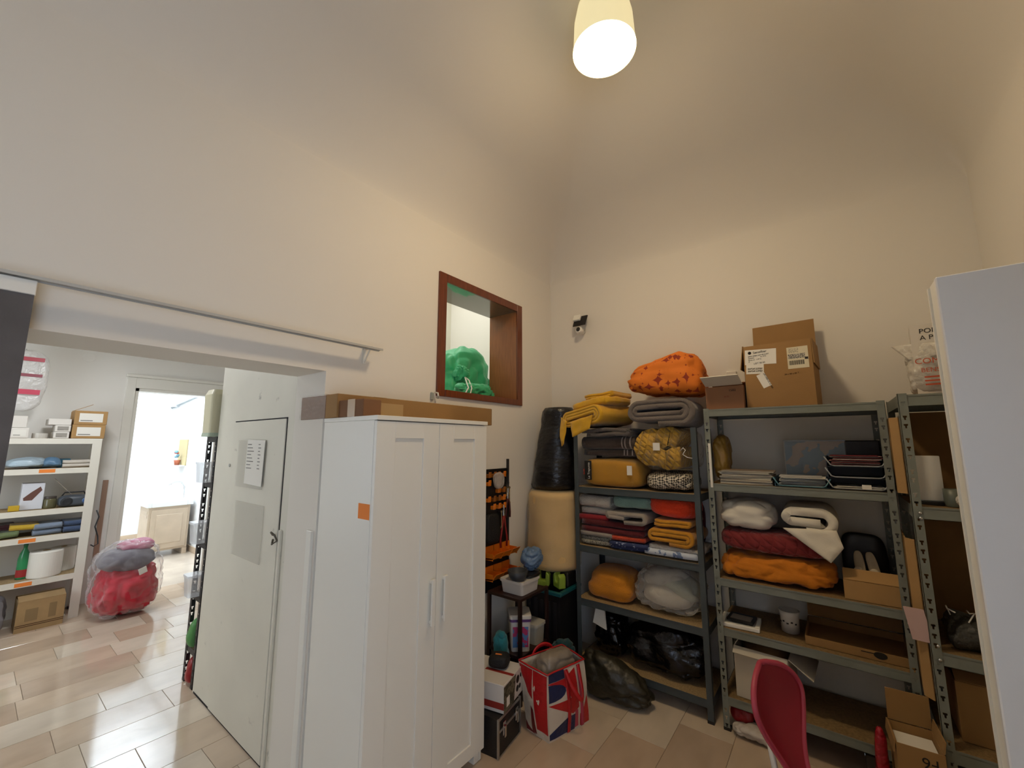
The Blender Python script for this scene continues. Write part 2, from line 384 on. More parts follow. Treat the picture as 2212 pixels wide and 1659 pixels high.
# pavilion vault: springs at 3.38, four curved webs
def vault_z(x, y):
    ds = [x - XA, XR - x, YB - y, y - YF]
    zs = [3.38 + 0.85 * min(max(d, 0), 1.5) ** 0.6 for d in ds]
    k = 26.0; mn = min(zs)
    return mn - math.log(sum(math.exp(-k * (z - mn)) for z in zs)) / k
nx, ny = 90, 150; vs = []; fs = []
for j in range(ny + 1):
    for i in range(nx + 1):
        x = XA + (XR - XA) * (0.5 - 0.5 * math.cos(math.pi * i / nx)); y = YF + (YB - YF) * (0.5 - 0.5 * math.cos(math.pi * j / ny)); vs.append((x, y, vault_z(x, y)))
for j in range(ny):
    for i in range(nx): a = j * (nx + 1) + i; fs.append((a, a + nx + 1, a + nx + 2, a + 1))
b = MB(); b.add(vs, fs); o = struct('ceiling', b, PLASTER, smooth=True)
struct('roof_slab', MB().box((XA - 0.3, YF - 0.2, 4.7), (XR + 0.2, YB + 0.2, 4.85)), PLASTER)
# ---- far room, closet block with loft, courtyard
struct('wall_partition', MB().box((-3.76, 1.165, 0), (XA - T, 1.245, 3.9)).box((-3.76, 1.245, 0), (-3.68, YB + 0.2, 3.9)), WHITEP)
struct('floor_loft', MB().box((-3.68, 1.245, 2.02), (XA - T, YB + 0.2, 2.09)), FARPL)
struct('ceiling_loft', MB().box((-3.76, 1.165, 3.9), (XA - T, YB + 0.2, 4.0)).box((XA - T - 0.03, 1.165, ZT), (XA - T, YB + .2, 3.9)).box((-3.68, YB, 2.09), (XA - T, YB + 0.2, 3.9)), FARPL)
struct('ceiling_far', MB().box((-6.9, -1.6, 3.0), (-3.76, 3.7, 3.15)).box((-3.76, -1.6, 3.0), (XA - T, 1.165, 3.15)), FARPL)
XF = -6.70
b = MB(); dy0, dy1, dz = 1.16, 2.06, 2.42
b.box((XF - 0.16, -1.6, 0), (XF, dy0, 3.0)).box((XF - 0.16, dy1, 0), (XF, 3.7, 3.0)).box((XF - 0.16, dy0, dz), (XF, dy1, 3.0))
struct('wall_far', b, FARPL)
struct('wall_far_side', MB().box((XF, 3.5, 0), (-3.76, 3.7, 3.0)), FARPL)
b = MB(); b.box((XF, -1.6, 0), (-5.6, -1.4, 3.0)).box((-4.2, -1.6, 0), (XA - T, -1.4, 3.0)).box((-5.6, -1.6, 0), (-4.2, -1.4, 0.8)).box((-5.6, -1.6, 2.4), (-4.2, -1.4, 3.0))
struct('wall_far_added_window', b, FARPL)  # unseen wall, its opening made for the added window
window('window_added', -5.6, -4.2, -1.5, 0.8, 2.4)  # made-up window frame around the far room fill light
# door casing of the courtyard doorway: architrave, lining, cap
door1 = struct('door_1', MB().box((XF - 0.02, dy0 - 0.085, 0), (XF + 0.03, dy0, dz + 0.13)).box((XF - 0.02, dy1, 0), (XF + 0.03, dy1 + 0.085, dz + 0.13)).box((XF - 0.02, dy0, dz), (XF + 0.03, dy1, dz + 0.13)), WHITE, bev=0.004)
MB().box((XF - 0.17, dy0, 0), (XF + 0.012, dy0 + 0.035, dz)).box((XF - 0.17, dy1 - 0.035, 0), (XF + 0.012, dy1, dz)).box((XF - 0.17, dy0, dz - 0.035), (XF + 0.012, dy1, dz)).build('lining', WHITE, door1)
MB().box((XF - 0.02, dy0 - 0.10, dz + 0.13), (XF + 0.05, dy1 + 0.10, dz + 0.165)).build('cap', WHITE, door1, bev=0.004)
WHITEC = mat('courtyard_white', (0.85, 0.86, 0.86), 0.8)
struct('wall_courtyard', MB().box((-10.5, -0.6, 0), (-10.35, 2.6, 3.2)).box((-10.35, 2.40, 0), (XF - 0.16, 2.6, 3.2)).box((-10.35, -0.75, 0), (XF - 0.16, -0.6, 3.2)), WHITEC)
struct('baseboard_courtyard', MB().box((-10.35, 2.385, 0), (XF - 0.16, 2.40, 0.09)).box((-10.35, -0.6, 0), (-10.335, 2.385, 0.09)), mat('baseboard_tile', '#C9B49C', 0.4))
# corrugated roof of the courtyard, on a beam
SHEET = film('roof_sheet', '#F2F6F8', alpha=0.5, rough=0.4, bump=(8, 0.0))
vs = []; fs = []; n = 120
for i in range(n + 1):
    y = -0.7 + 3.2 * i / n; z = 0.018 * math.sin(i * 1.15)
    vs += [(-10.5, y, 2.52 + z), (-8.6, y, 2.62 + z), (-8.5, y, 2.66 + z), (XF - 0.1, y, 2.80 + z)]
for i in range(n):
    for k in range(3): a = i * 4 + k; fs.append((a, a + 1, a + 5, a + 4))
b = MB(); b.add(vs, fs); o = struct('roof', b, SHEET, smooth=True); md = o.modifiers.new('t', 'SOLIDIFY'); md.thickness = 0.003
for (x, z) in ((-10.0, 2.50), (-8.55, 2.58), (-7.4, 2.68)):
    MB().box((x - 0.025, -0.7, z - 0.05), (x + 0.025, 2.4, z)).build('rafter', mat('rafter_white', '#D6DADB', 0.5), o)
MB().tube([(-10.33, 2.37, 2.45), (-7.0, 2.37, 2.72)], 0.02).build('gutter', mat('gutter_grey', '#8E9496', 0.5), o, smooth=True)
b = MB().box((-9.66, 2.385, 1.36), (-9.18, 2.402, 1.82)); niche = struct('window_3', b, mat('niche_stone', '#B9A97F', 0.8))
# ---- floor: marble-chip tiles laid in strips along the hatch wall, staggered ends
struct('floor_courtyard', MB().box((-10.5, -0.75, -0.1), (XF - 0.001, 2.6, -0.001)), mat('courtyard_floor', '#CDBFAE', 0.25, var=0.15, vscale=3))
floor = struct('floor', MB().box((XF, -1.6, -0.12), (XA, 3.7, -0.0035)).box((XA, YF - 0.2, -0.12), (XR + 0.1, YB + 0.1, -0.0035)), mat('grout', '#7D6B58', 0.6))
tcols = ['#D2C1AB', '#C9B49D', '#D7C8B4', '#C6AF98', '#CFBAA3', '#BFA993']
tm = []
for i, c in enumerate(tcols):
    m = mat('marble_tile_' + 'abcdef'[i], c, 0.10, var=0.14, vscale=5.5, stretch=(1, 0.45, 1), spec=0.65); tm.append(m)
tmesh = {}
def tile_mesh(L, ci):
    k = (L, ci)
    if k not in tmesh:
        bb = MB(); w_, g = 0.305, 0.0011; x0, x1, y0, y1 = g, w_ - g, g, L - g; e = 0.0015
        q0 = [(x0, y0, -0.006), (x1, y0, -0.006), (x1, y1, -0.006), (x0, y1, -0.006)]
        q1 = [(x0, y0, -e), (x1, y0, -e), (x1, y1, -e), (x0, y1, -e)]; q2 = [(x0 + e, y0 + e, 0), (x1 - e, y0 + e, 0), (x1 - e, y1 - e, 0), (x0 + e, y1 - e, 0)]
        bb.add(q0 + q1 + q2, [(0, 1, 5, 4), (1, 2, 6, 5), (2, 3, 7, 6), (3, 0, 4, 7), (4, 5, 9, 8), (5, 6, 10, 9), (6, 7, 11, 10), (7, 4, 8, 11), (8, 9, 10, 11)])
        me = bpy.data.meshes.new('tile'); me.from_pydata(bb.v, [], bb.f); me.materials.append(tm[ci]); me.update(); tmesh[k] = me
    return tmesh[k]
rnd = random.Random(3)
# end joints measured where they show; elsewhere random
fixed = {0: 2.65, -1: 2.36, 1: 2.93, -13: 0.95, -14: 0.64, 2: 2.50}
for k in range(-18, 7):
    xs = -1.22 + 0.305 * k
    if xs < XF: xs = XF if xs > XF - 0.3 else None
    if xs is None or xs > XR - 0.02: continue
    ylo, yhi = (-0.3, 3.3) if xs > XA - 0.2 else ((-0.9, 1.15) if xs > -3.9 else (-0.9, 3.0))
    start = fixed.get(k, rnd.uniform(0.2, 0.8)); y = start
    for sgn in (1, -1):
        y = start
        while (y < yhi if sgn > 0 else y > ylo):
            L = rnd.choice([0.38, 0.46, 0.54, 0.61])
            o = bpy.data.objects.new('tile', tile_mesh(L, rnd.randrange(6))); o.location = (xs, y if sgn > 0 else y - L, 0); put(o, floor)
            y += sgn * L
# ---- hatch: varnished casing and lining
VARN = mat('varnished_mahogany', '#74381D', 0.28, var=0.35, vscale=6, stretch=(14, 14, 1.2), coat=0.3)
hy0, hy1, hz0, hz1 = 2.05, 2.93, 2.135, 2.95
hatch = struct('window_4', MB().box((XA - 0.001, 1.975, 2.085), (XA + 0.016, hy0, 3.015)).box((XA - 0.001, hy1, 2.085), (XA + 0.016, 3.002, 3.015)), VARN, bev=0.002)
MB().box((XA - 0.001, hy0, hz1), (XA + 0.016, hy1, 3.015)).build('head_casing', VARN, hatch, bev=0.002)
MB().box((XA - 0.001, hy0, 2.085), (XA + 0.02, hy1, hz0)).build('sill_casing', VARN, hatch, bev=0.002)
MB().box((XA - T + 0.012, hy0 - 0.02, hz0), (XA, hy0, hz1)).build('side_lining', VARN, hatch)
MB().box((XA - T + 0.012, hy1, hz0), (XA, hy1 + 0.02, hz1)).build('side_lining', mat('varnished_lit_reveal', '#9A6039', 0.35, var=0.2, vscale=6, stretch=(14, 14, 1.2), coat=0.2), hatch)  # lighter copy of the mahogany: light on this reveal put into its colour
MB().box((XA - T + 0.012, hy0 - 0.02, hz1), (XA, hy1 + 0.02, hz1 + 0.02)).build('head_lining', mat('varnished_head_reflect', '#5D4A3C', 0.16, coat=0.9), hatch)  # greyer mahogany: tone of the reflection put into the head board's colour
MB().box((XA - T + 0.012, hy0 - 0.02, hz0 - 0.02), (XA, hy1 + 0.02, hz0)).build('sill_lining', VARN, hatch)
# ---- flush old door in the partition, with gaps, sleeves and hasp
door2 = struct('door_2', MB().box((-3.43, 1.158, 0.012), (-2.622, 1.166, 1.900)), WHITEP, bev=0.002)
MB().box((-3.43, 1.1635, 1.900), (-2.612, 1.166, 1.909)).box((-2.622, 1.1635, 0.01), (-2.612, 1.166, 1.909)).box((-3.74, 1.1635, 0.0), (-2.612, 1.166, 0.012)).build('gap', DARKGAP, door2)
MB().lathe([(0.012, 0), (0.012, 0.006), (0.004, 0.007)], 12).build('lock_plate', ALU, door2).matrix_local = Matrix.Translation((-3.44, 1.157, 1.594)) @ Matrix.Rotation(R(90), 4, 'X')
MB().tube([(-2.66, 1.15, 1.215), (-2.64, 1.13, 1.235), (-2.615, 1.14, 1.22), (-2.60, 1.15, 1.19), (-2.63, 1.135, 1.17), (-2.655, 1.15, 1.19)], 0.006, 6).build('hasp', mat('old_steel', '#6A645A', 0.5, metal=0.7), door2)
struct('trim_1', MB().box((-2.60, 1.152, 0), (-2.572, 1.166, 1.25)), WHITEP, bev=0.003)
struct('trim_2', MB().box((XA - 0.07, 1.150, 0), (XA - 0.02, 1.166, 1.29)), WHITE, bev=0.002)
# ================================================================== FIXED THINGS AND FURNITURE
# ---- pendant lamp in the middle of the vault
lx, ly, lz = -0.804, 1.88, 3.885
lamp = thing('pendant_lamp', 'glowing cream cylindrical pendant lamp hanging from the vaulted ceiling', 'lamp', (lx, ly, lz))
SHADE = mat('lamp_shade_opal', '#F1E7B4', 0.35); nt = SHADE.node_tree; bs = nt.nodes['Principled BSDF']
bs.inputs['Emission Color'].default_value = (1.0, 0.86, 0.50, 1); bs.inputs['Emission Strength'].default_value = 0.62
rb = 0.170
MB().lathe([(rb, 0.0), (rb - 0.004, 0.03), (rb - 0.012, 0.18), (rb - 0.03, 0.27), (rb - 0.075, 0.34), (0.02, 0.365)], 48, cap=False).build('lamp_shade', SHADE, lamp, smooth=True)
MB().lathe([(0.0, -0.006), (rb * 0.7, -0.005), (rb * 0.985, 0.002), (rb * 0.985, 0.01)], 48, cap=False).build('diffuser', emis('lamp_glow', (1.0, 0.86, 0.62), 16.0), lamp, smooth=True)
MB().tube([(0, 0, 0.36), (0, 0, vault_z(lx, ly) - lz - 0.02)], 0.005).build('cord', mat('lamp_cord', '#D8D2C0', 0.6), lamp)
MB().lathe([(0.05, 0), (0.05, 0.02), (0.02, 0.045)], 24, c=(0, 0, vault_z(lx, ly) - lz - 0.05)).build('ceiling_rose', WHITE, lamp, smooth=True)
pl = bpy.data.lights.new('lamp_light', 'POINT'); pl.energy = 6.6; pl.color = (1.0, 0.74, 0.43); pl.shadow_soft_size = 0.12
plo = bpy.data.objects.new('lamp_light', pl); plo.location = (0, 0, -0.13); put(plo, lamp)
dl = bpy.data.lights.new('lamp_disc', 'AREA'); dl.shape = 'DISK'; dl.size = 0.32; dl.energy = 15; dl.color = (1.0, 0.74, 0.43)
dlo = bpy.data.objects.new('lamp_disc', dl); dlo.location = (0, 0, -0.012); put(dlo, lamp)
# ---- sliding-panel rail over the opening, and its grey panel
rail = thing('curtain_rail', 'slim grey metal panel rail on brackets above the wide opening', 'rail', (XA, 0.3, 2.30))
RAILM = mat('rail_metal', '#B9B8B2', 0.4)
MB().box((XA + 0.060, -1.0, 2.308), (XA + 0.105, 1.455, 2.314)).box((XA + 0.060, -1.0, 2.303), (XA + 0.065, 1.455, 2.308)).box((XA + 0.100, -1.0, 2.303), (XA + 0.105, 1.455, 2.308)).build('track', RAILM, rail, world=True)
for yy in (1.395, 0.02, -0.9):
    MB().box((XA, yy - 0.012, 2.225), (XA + 0.006, yy + 0.012, 2.33)).box((XA, yy - 0.012, 2.312), (XA + 0.10, yy + 0.012, 2.318)).tube([(XA + 0.005, yy, 2.235), (XA + 0.06, yy, 2.31)], 0.005, 6).build('bracket', WHITE, rail, world=True)
CONC = mat('grey_concrete_cloth', '#625E5E', 0.8, var=0.35, vscale=3.5, bump=(60, 0.1))
pan = thing('sliding_panel', 'dark grey mottled sliding panel hanging from the rail', 'panel', (XA + 0.08, -0.42, 0.1))
MB().box((XA + 0.076, -0.95, 0.1), (XA + 0.084, 0.078, 2.262)).build('sheet', CONC, pan, world=True)
MB().box((XA + 0.07, -0.95, 2.25), (XA + 0.092, 0.080, 2.300)).build('carrier', WHITE, pan, world=True, bev=0.002)
# ---- white two-door wardrobe
wd = thing('wardrobe', 'white two-door wardrobe with framed doors standing against the hatch wall', 'wardrobe', (-1.94, 1.55, 0))
x0, x1, y0, y1, h = -2.168, -1.712, 1.158, 1.945, 1.883
def wb(name, a, c, m=WHITE, p=None, bev=0.0015): return MB().box(a, c).build(name, m, p or wd, world=(p is None), bev=bev)
wb('side_panel', (x0, y0, 0.0), (x1, y0 + 0.018, h - 0.022)); wb('side_panel', (x0, y1 - 0.018, 0.0), (x1, y1, h - 0.022))
wb('top_panel', (x0, y0 - 0.003, h - 0.022), (x1 + 0.028, y1 + 0.003, h)); wb('bottom_panel', (x0, y0 + 0.018, 0.07), (x1, y1 - 0.018, 0.09))
wb('back_panel', (x0, y0 + 0.018, 0.09), (x0 + 0.006, y1 - 0.018, h - 0.022))
for yy in (y0 + 0.02, y1 - 0.06): wb('leg', (x1 - 0.04, yy, 0), (x1, yy + 0.04, 0.07))
zt, zb = h - 0.026, 0.065
for (a, c, hy) in ((y0 + 0.001, 1.5535, 1.520), (1.5565, y1 - 0.001, 1.605)):
    d = thing('door', None, None, (x1 + 0.022, a, zb)); d.parent = wd; d.location = (x1 + 0.002 - wd.location[0], a - wd.location[1], zb)
    W, H = c - a, zt - zb; fw, ft, fb = 0.108, 0.082, 0.068
    MB().box((0, 0, 0), (0.02, fw, H)).build('stile', WHITE, d, bev=0.0012)
    MB().box((0, W - fw, 0), (0.02, W, H)).build('stile', WHITE, d, bev=0.0012)
    MB().box((0, fw, H - ft), (0.02, W - fw, H)).build('crosspiece', WHITE, d, bev=0.0008)
    MB().box((0, fw, 0), (0.02, W - fw, fb)).build('crosspiece', WHITE, d, bev=0.0008)
    MB().box((0.0, fw, fb), (0.012, W - fw, H - ft)).build('door_panel', WHITE, d)
    k = hy - a
    MB().box((0.034, k - 0.012, 0.775), (0.046, k + 0.012, 0.998)).box((0.02, k - 0.008, 0.785), (0.036, k + 0.008, 0.80)).box((0.02, k - 0.008, 0.975), (0.036, k + 0.008, 0.99)).build('handle', WHITE, d, bev=0.002)
MB().box((-1.806, y0 - 0.0016, 1.40), (-1.716, y0 - 0.0006, 1.47)).solo('sticky_note', 'orange sticky note on the side of the white wardrobe', 'note', STICKY)
# ---- grey steel shelving: slotted posts, beams, boards
def post_mesh(H, mat_, sx, sy, W=0.036, t=0.002):
    """slotted angle post; corner at 0,0; flanges run +sx in x and +sy in y"""
    b = MB(); z = 0.0; pitch = 0.0; rows = []
    def fl(z0, z1, u0, u1):
        b.box((min(sx * u0, sx * u1), min(0, sy * t), z0), (max(sx * u0, sx * u1), max(0, sy * t), z1))
        b.box((min(0, sx * t), min(sy * u0, sy * u1), z0), (max(0, sx * t), max(sy * u0, sy * u1), z1))
    z = 0.0
    while z < H - 1e-6:
        solid = min(0.020, H - z); fl(z, z + solid, 0, W); z += solid
        if H - z < 0.03: fl(z, H, 0, W) if H - z > 1e-6 else None; break
        fl(z, z + 0.013, 0, W * 0.40); fl(z, z + 0.013, W * 0.60, W); z += 0.013
        fl(z, z + 0.009, 0, W * 0.28); fl(z, z + 0.009, W * 0.72, W); z += 0.009
        if int(round(z / 0.042)) % 3 == 0:
            s2 = min(0.03, H - z)
            if s2 > 0.001: fl(z, z + s2, 0, W); z += s2
    return b
def rack(name, label, x0, x1, y0, y1, H, levels, pm, board, beam_h=0.05, slots=True, bm=None):
    t = thing(name, label, 'shelving', ((x0 + x1) / 2, (y0 + y1) / 2, 0))
    bm = bm or pm
    for (px, sx) in ((x0, 1), (x1, -1)):
        for (py, sy) in ((y0, 1), (y1, -1)):
            p = (post_mesh(H, pm, sx, sy) if slots else MB().prism([(0, 0), (sx * 0.036, 0), (sx * 0.036, sy * 0.002), (sx * 0.002, sy * 0.002), (sx * 0.002, sy * 0.036), (0, sy * 0.036)], 'z', 0, H)).build('post', pm, t); p.location = (px - t.location[0], py - t.location[1], 0)
            MB().box((min(0, sx * 0.038) - 0.001, min(0, sy * 0.038) - 0.001, 0), (max(0, sx * 0.038) + 0.001, max(0, sy * 0.038) + 0.001, 0.018)).build('foot_cap', BLACKP, p)
    for z in levels:
        e = 0.0025
        for (a, c) in (((x0 + e, y0 + e, z - beam_h), (x1 - e, y0 + 0.022, z)), ((x0 + e, y1 - 0.022, z - beam_h), (x1 - e, y1 - e, z))):
            y_out = a[1] if a[1] < (y0 + y1) / 2 else c[1]; y_in = c[1] if a[1] < (y0 + y1) / 2 else a[1]
            MB().box((a[0], min(y_out, y_out + math.copysign(0.002, y_in - y_out)), a[2]), (c[0], max(y_out, y_out + math.copysign(0.002, y_in - y_out)), c[2])).box((a[0], min(y_out, y_in), a[2]), (c[0], max(y_out, y_in), a[2] + 0.002)).box((a[0], min(y_out, y_in), c[2] - 0.012), (c[0], max(y_out, y_in), c[2] - 0.010)).build('beam', bm, t, world=True)
        for xx in (x0 + e, x1 - 0.022):
            MB().box((xx, y0 + 0.024, z - beam_h), (xx + 0.002 + 0.0175, y0 + 0.026, z - 0.012)).box((xx if xx < (x0 + x1) / 2 else xx + 0.0175, y0 + 0.024, z - beam_h), ((xx if xx < (x0 + x1) / 2 else xx + 0.0175) + 0.002, y1 - 0.024, z)).build('cross_beam', bm, t, world=True)
        MB().box((x0 + 0.006, y0 + 0.005, z - 0.010), (x1 - 0.006, y1 - 0.005, z - 0.001)).build('shelf_board', board, t, world=True)
    return t
BOARDG = mat('board_grey', '#8C8B80', 0.7, var=0.15, vscale=8)
LV1 = [1.405, 0.955, 0.557, 0.135]
LV2 = [1.979, 1.487, 0.893, 0.595, 0.195]
r1 = rack('shelving_unit', 'blue-grey steel shelving unit crammed with folded blankets', -1.69, -0.735, 3.04, 3.49, 1.86, LV1, STEELB, CHIP, slots=False)
r2 = rack('shelving_unit', 'grey steel shelving unit with the tall open carton on top', -0.680, 0.252, 3.04, 3.49, 1.985, LV2, STEEL, CHIPD)
r3 = rack('shelving_unit', 'grey steel shelving unit half hidden by the tall white cabinet', 0.292, 0.782, 2.90, 3.46, 2.005, [1.998, 1.44, 0.775, 0.36], STEEL, CHIPD, beam_h=0.06)
# bolts on the near post of the third unit
for z in (1.41, 1.385, 0.80, 0.74): MB().lathe([(0.008, 0), (0.007, 0.004), (0.002, 0.006)], 10).build('bolt', CHROME, r3, smooth=True).matrix_local = Matrix.Translation((0.318 - r3.location[0], 2.899 - r3.location[1], z)) @ Matrix.Rotation(R(90), 4, 'X')
MB().box((-0.662, 3.0375, 1.46), (-0.648, 3.0395, 1.75)).solo('label_strip', 'white plastic strip stuck upright on the shelving post', 'strip', PAPER)
# ---- tall white cabinet at the edge of view
cb = thing('cabinet', 'tall plain white cabinet with pale edging beside the grey shelving', 'cabinet', (0.53, 1.56, 0))
MB().box((0.257, 1.525, 0.0), (0.795, 1.60, 2.186)).build('carcass', WHITE, cb, world=True, bev=0.003)
MB().box((0.2545, 1.50, 0.02), (0.795, 1.522, 2.184)).build('door', mat('white_lacquer', '#E4E4E4', 0.3), cb, world=True, bev=0.003)
MB().box((0.252, 1.59, 0.0), (0.257, 1.60, 2.18)).build('edging', WHITE, cb, world=True)
# ---- black slotted shelving in the far room
rk = rack('shelving_unit', 'black slotted shelving unit behind the old white door', -4.01, -3.79, 1.168, 2.2, 1.83, [1.80, 1.45, 1.0, 0.62, 0.25], STEELBLK, CHIP, beam_h=0.04)
# ---- white shelving in the far room
ws = rack('shelving_unit', 'white shelving unit with orange labels in the far room', -6.66, -6.26, -0.05, 0.87, 1.80, [1.80, 1.50, 1.10, 0.845, 0.44], STEELW, CHIP, beam_h=0.055)
for (y, z) in ((0.50, 1.475), (0.44, 0.815), (0.46, 0.41)):
    MB().box((-6.2585, y - 0.05, z - 0.016), (-6.2575, y + 0.06, z + 0.018)).solo('shelf_label', {1.475: 'orange label below the blue bag on the white shelving', 0.815: 'orange label below the folded clothes on the white shelving', 0.41: 'orange label below the paper roll on the white shelving'}[z], 'label', STICKY)
# front beams of the white shelving face the room: add solid front strips
for z in (1.80, 1.50, 1.10, 0.845, 0.44): MB().box((-6.262, -0.04, z - 0.055), (-6.2595, 0.86, z)).build('front_beam', STEELW, ws, world=True)
MB().box((-6.262, 0.80, 0), (-6.259, 0.872, 1.80)).build('post_face', STEELW, ws, world=True)
# ---- unseen flush ceiling light, added to brighten the far room
fl_ = thing('added_ceiling_light', 'round white ceiling light added out of view to brighten the far room', 'lamp', (-5.0, 0.55, 2.90))
MB().lathe([(0.20, 0.03), (0.20, 0.10), (0.19, 0.10)], 36).build('housing', WHITE, fl_, smooth=False)
MB().lathe([(0.0, 0.0), (0.12, 0.004), (0.195, 0.03)], 36, cap=False).build('diffuser', emis('far_fill_glow', (1.0, 0.98, 0.95), 6.0), fl_, smooth=True)
fa = bpy.data.lights.new('far_fill_lamp', 'AREA'); fa.shape = 'DISK'; fa.size = 0.36; fa.energy = 24; fa.color = (0.95, 0.97, 1.0)
fao = bpy.data.objects.new('far_fill_lamp', fa); fao.location = (0, 0, -0.01); put(fao, fl_)
# ---- sink cabinet in the courtyard
sk = thing('sink_cabinet', 'pale wooden laundry sink cabinet with white basin in the courtyard', 'cabinet', (-8.62, 2.0, 0))
PINE = mat('pale_pine', '#C9B7A0', 0.5, var=0.1, vscale=5)
MB().box((-8.95, 1.80, 0.09), (-8.45, 2.33, 0.76)).build('body', PINE, sk, world=True, bev=0.004)
for (a, c) in ((1.80, 1.86), (2.27, 2.33)):
    MB().box((-8.95, a, 0), (-8.44, c, 0.09)).build('foot', PINE, sk, world=True)
dr = MB().box((-8.452, 1.835, 0.12), (-8.432, 2.30, 0.72)).build('door', PINE, sk, world=True, bev=0.004)
MB().box((-8.434, 1.90, 0.20), (-8.424, 2.235, 0.64)).build('raised_panel', PINE, dr, bev=0.006).location = (8.62, -2.0, 0)
for z in (0.6, 0.66): MB().box((-8.9, 1.795, z), (-8.5, 1.80, z + 0.04)).build('side_groove', PINE, sk, world=True)
bas = MB().box((-8.97, 1.77, 0.76), (-8.42, 1.83, 0.84)).box((-8.97, 2.28, 0.76), (-8.42, 2.36, 0.84)).box((-8.97, 1.83, 0.76), (-8.90, 2.28, 0.84)).box((-8.48, 1.83, 0.76), (-8.42, 2.28, 0.84)).box((-8.90, 1.83, 0.76), (-8.48, 2.28, 0.775)).build('basin', mat('ceramic_white', '#EEF2F2', 0.12), sk, world=True, bev=0.006)
MB().tube([(-8.80, 2.31, 0.84), (-8.80, 2.31, 1.02), (-8.79, 2.26, 1.10), (-8.77, 2.16, 1.11), (-8.75, 2.09, 1.07)], 0.012).build('faucet', CHROME, sk, world=True, smooth=True)
# ================================================================== BLANKETS AND BEDDING ON THE BLUE-GREY UNIT
def at_(x, y, z): return Matrix.Translation((x, y, z))
GRAYF = fabric('grey_fleece', '#6F6660'); GRAYD = fabric('grey_fleece_dark', '#5E5753'); TAUPE = fabric('taupe_fleece', '#4E423A')
YEL = fabric('yellow_cotton', '#D9A520', b=0.15); MUST = fabric('mustard_cloth', '#C98A1E'); MUSTF = fabric('mustard_fleece', '#D18412', b=0.4)
REDC = fabric('red_cloth', '#8E1320'); DRED = fabric('dark_red_cloth', '#5F0F18'); TEALT = fabric('pale_teal_towel', '#7FA39A', b=0.5)
ORED = fabric('orange_red_fleece', '#EE4112', b=0.5); WHITET = fabric('white_towel', '#CFC8BC', b=0.5); BEIGEG = fabric('grey_beige_blanket', '#9C9389')
KNIT = pattern('speckled_knit', '#9E9A8C', '#5F5A50', 'noise', 160, thr=0.52); WEAVE = pattern('basket_weave', '#CFC6B2', '#3E3A36', 'weave', 75)
BLUEP = pattern('blue_flower_print', '#27335C', '#8C94AE', 'noise', 45, thr=0.62); LBLUE = pattern('pale_blue_check', '#C3CCD8', '#6F83A8', 'noise', 30, thr=0.58)
DARTS = pattern('orange_dart_print', '#D9741C', '#8E2E12', 'dart', 14, thr=0.85)
WDUV = fabric('white_duvet_cotton', '#DAD4C6', var=0.03, b=0.06, sheen=0.05)
# -- top: grey blankets, yellow blanket, patterned duvet
cloth('folded_blanket', 'thin grey folded blanket pressed under the bright yellow blanket', 'blanket', ribbon(serp(0.47, 2, 0.034, 0.05, 2), 0.033, 0.40, 'y', seed=2, amp=0.010), GRAYD, (-1.40, 3.22, 1.797), (0, 0, 0.02))
cloth('folded_blanket', 'thick grey rolled blanket beneath the orange patterned duvet', 'blanket', ribbon(spiral(0.52, 0.215, 0.036), 0.036, 0.43, 'y', seed=4, amp=0.013, m=16), GRAYF, (-0.985, 3.23, 1.868), (0, 0.02, 0.02))
yb_ = thing('folded_blanket', 'bright yellow quilted blanket hanging over the corner of the shelving', 'blanket', (-1.545, 3.22, 1.875), R(-14))
cloth('folds', None, None, ribbon(spiral(0.47, 0.17, 0.024), 0.0235, 0.44, 'y', seed=5, amp=0.014, m=16), YEL, (0, 0, 0), (0, -0.13, 0), parent=yb_)
cloth('top_layer', None, None, soft(0.42, 0.42, 0.085, k=4, seed=9, amp=0.010, n=20, wr=(0.008, 6, (1, 2, 1))), YEL, (0.035, 0.01, 0.150), (0, -0.14, 0), parent=yb_)
cloth('upper_fold', None, None, ribbon(serp(0.30, 2, 0.022, 0.03, 6), 0.021, 0.34, 'y', seed=19, amp=0.010), YEL, (0.07, 0.05, 0.232), (0, -0.10, 0.15), parent=yb_)
cloth('hanging_corner', None, None, drape([(-0.26, -0.20, 0.10), (-0.15, -0.235, 0.06), (-0.185, -0.245, -0.13), (-0.215, -0.235, -0.15)], th=0.02, amp=0.012, seed=6), YEL, (0, 0, 0), parent=yb_)
cloth('front_flap', None, None, drape([(-0.10, -0.232, 0.05), (0.13, -0.232, 0.10), (0.10, -0.24, -0.01), (-0.07, -0.25, -0.075)], th=0.02, amp=0.010, seed=7), YEL, (0, 0, 0), parent=yb_)
def peak(q):
    q = q.copy(); u = (q.x + 0.28) / 0.56; q.z *= 0.62 + 0.55 * u; q.z += 0.03 * u; return q
cloth('duvet', 'orange duvet with dark red dart print on top of the shelving', 'duvet', soft(0.55, 0.40, 0.33, k=2.9, kb=5, seed=11, amp=0.020, freq=5, ridge=0.5, n=26, crease=peak, wr=(0.010, 5, (0.6, 1, 2.2))), DARTS, (-0.965, 3.245, 2.092))
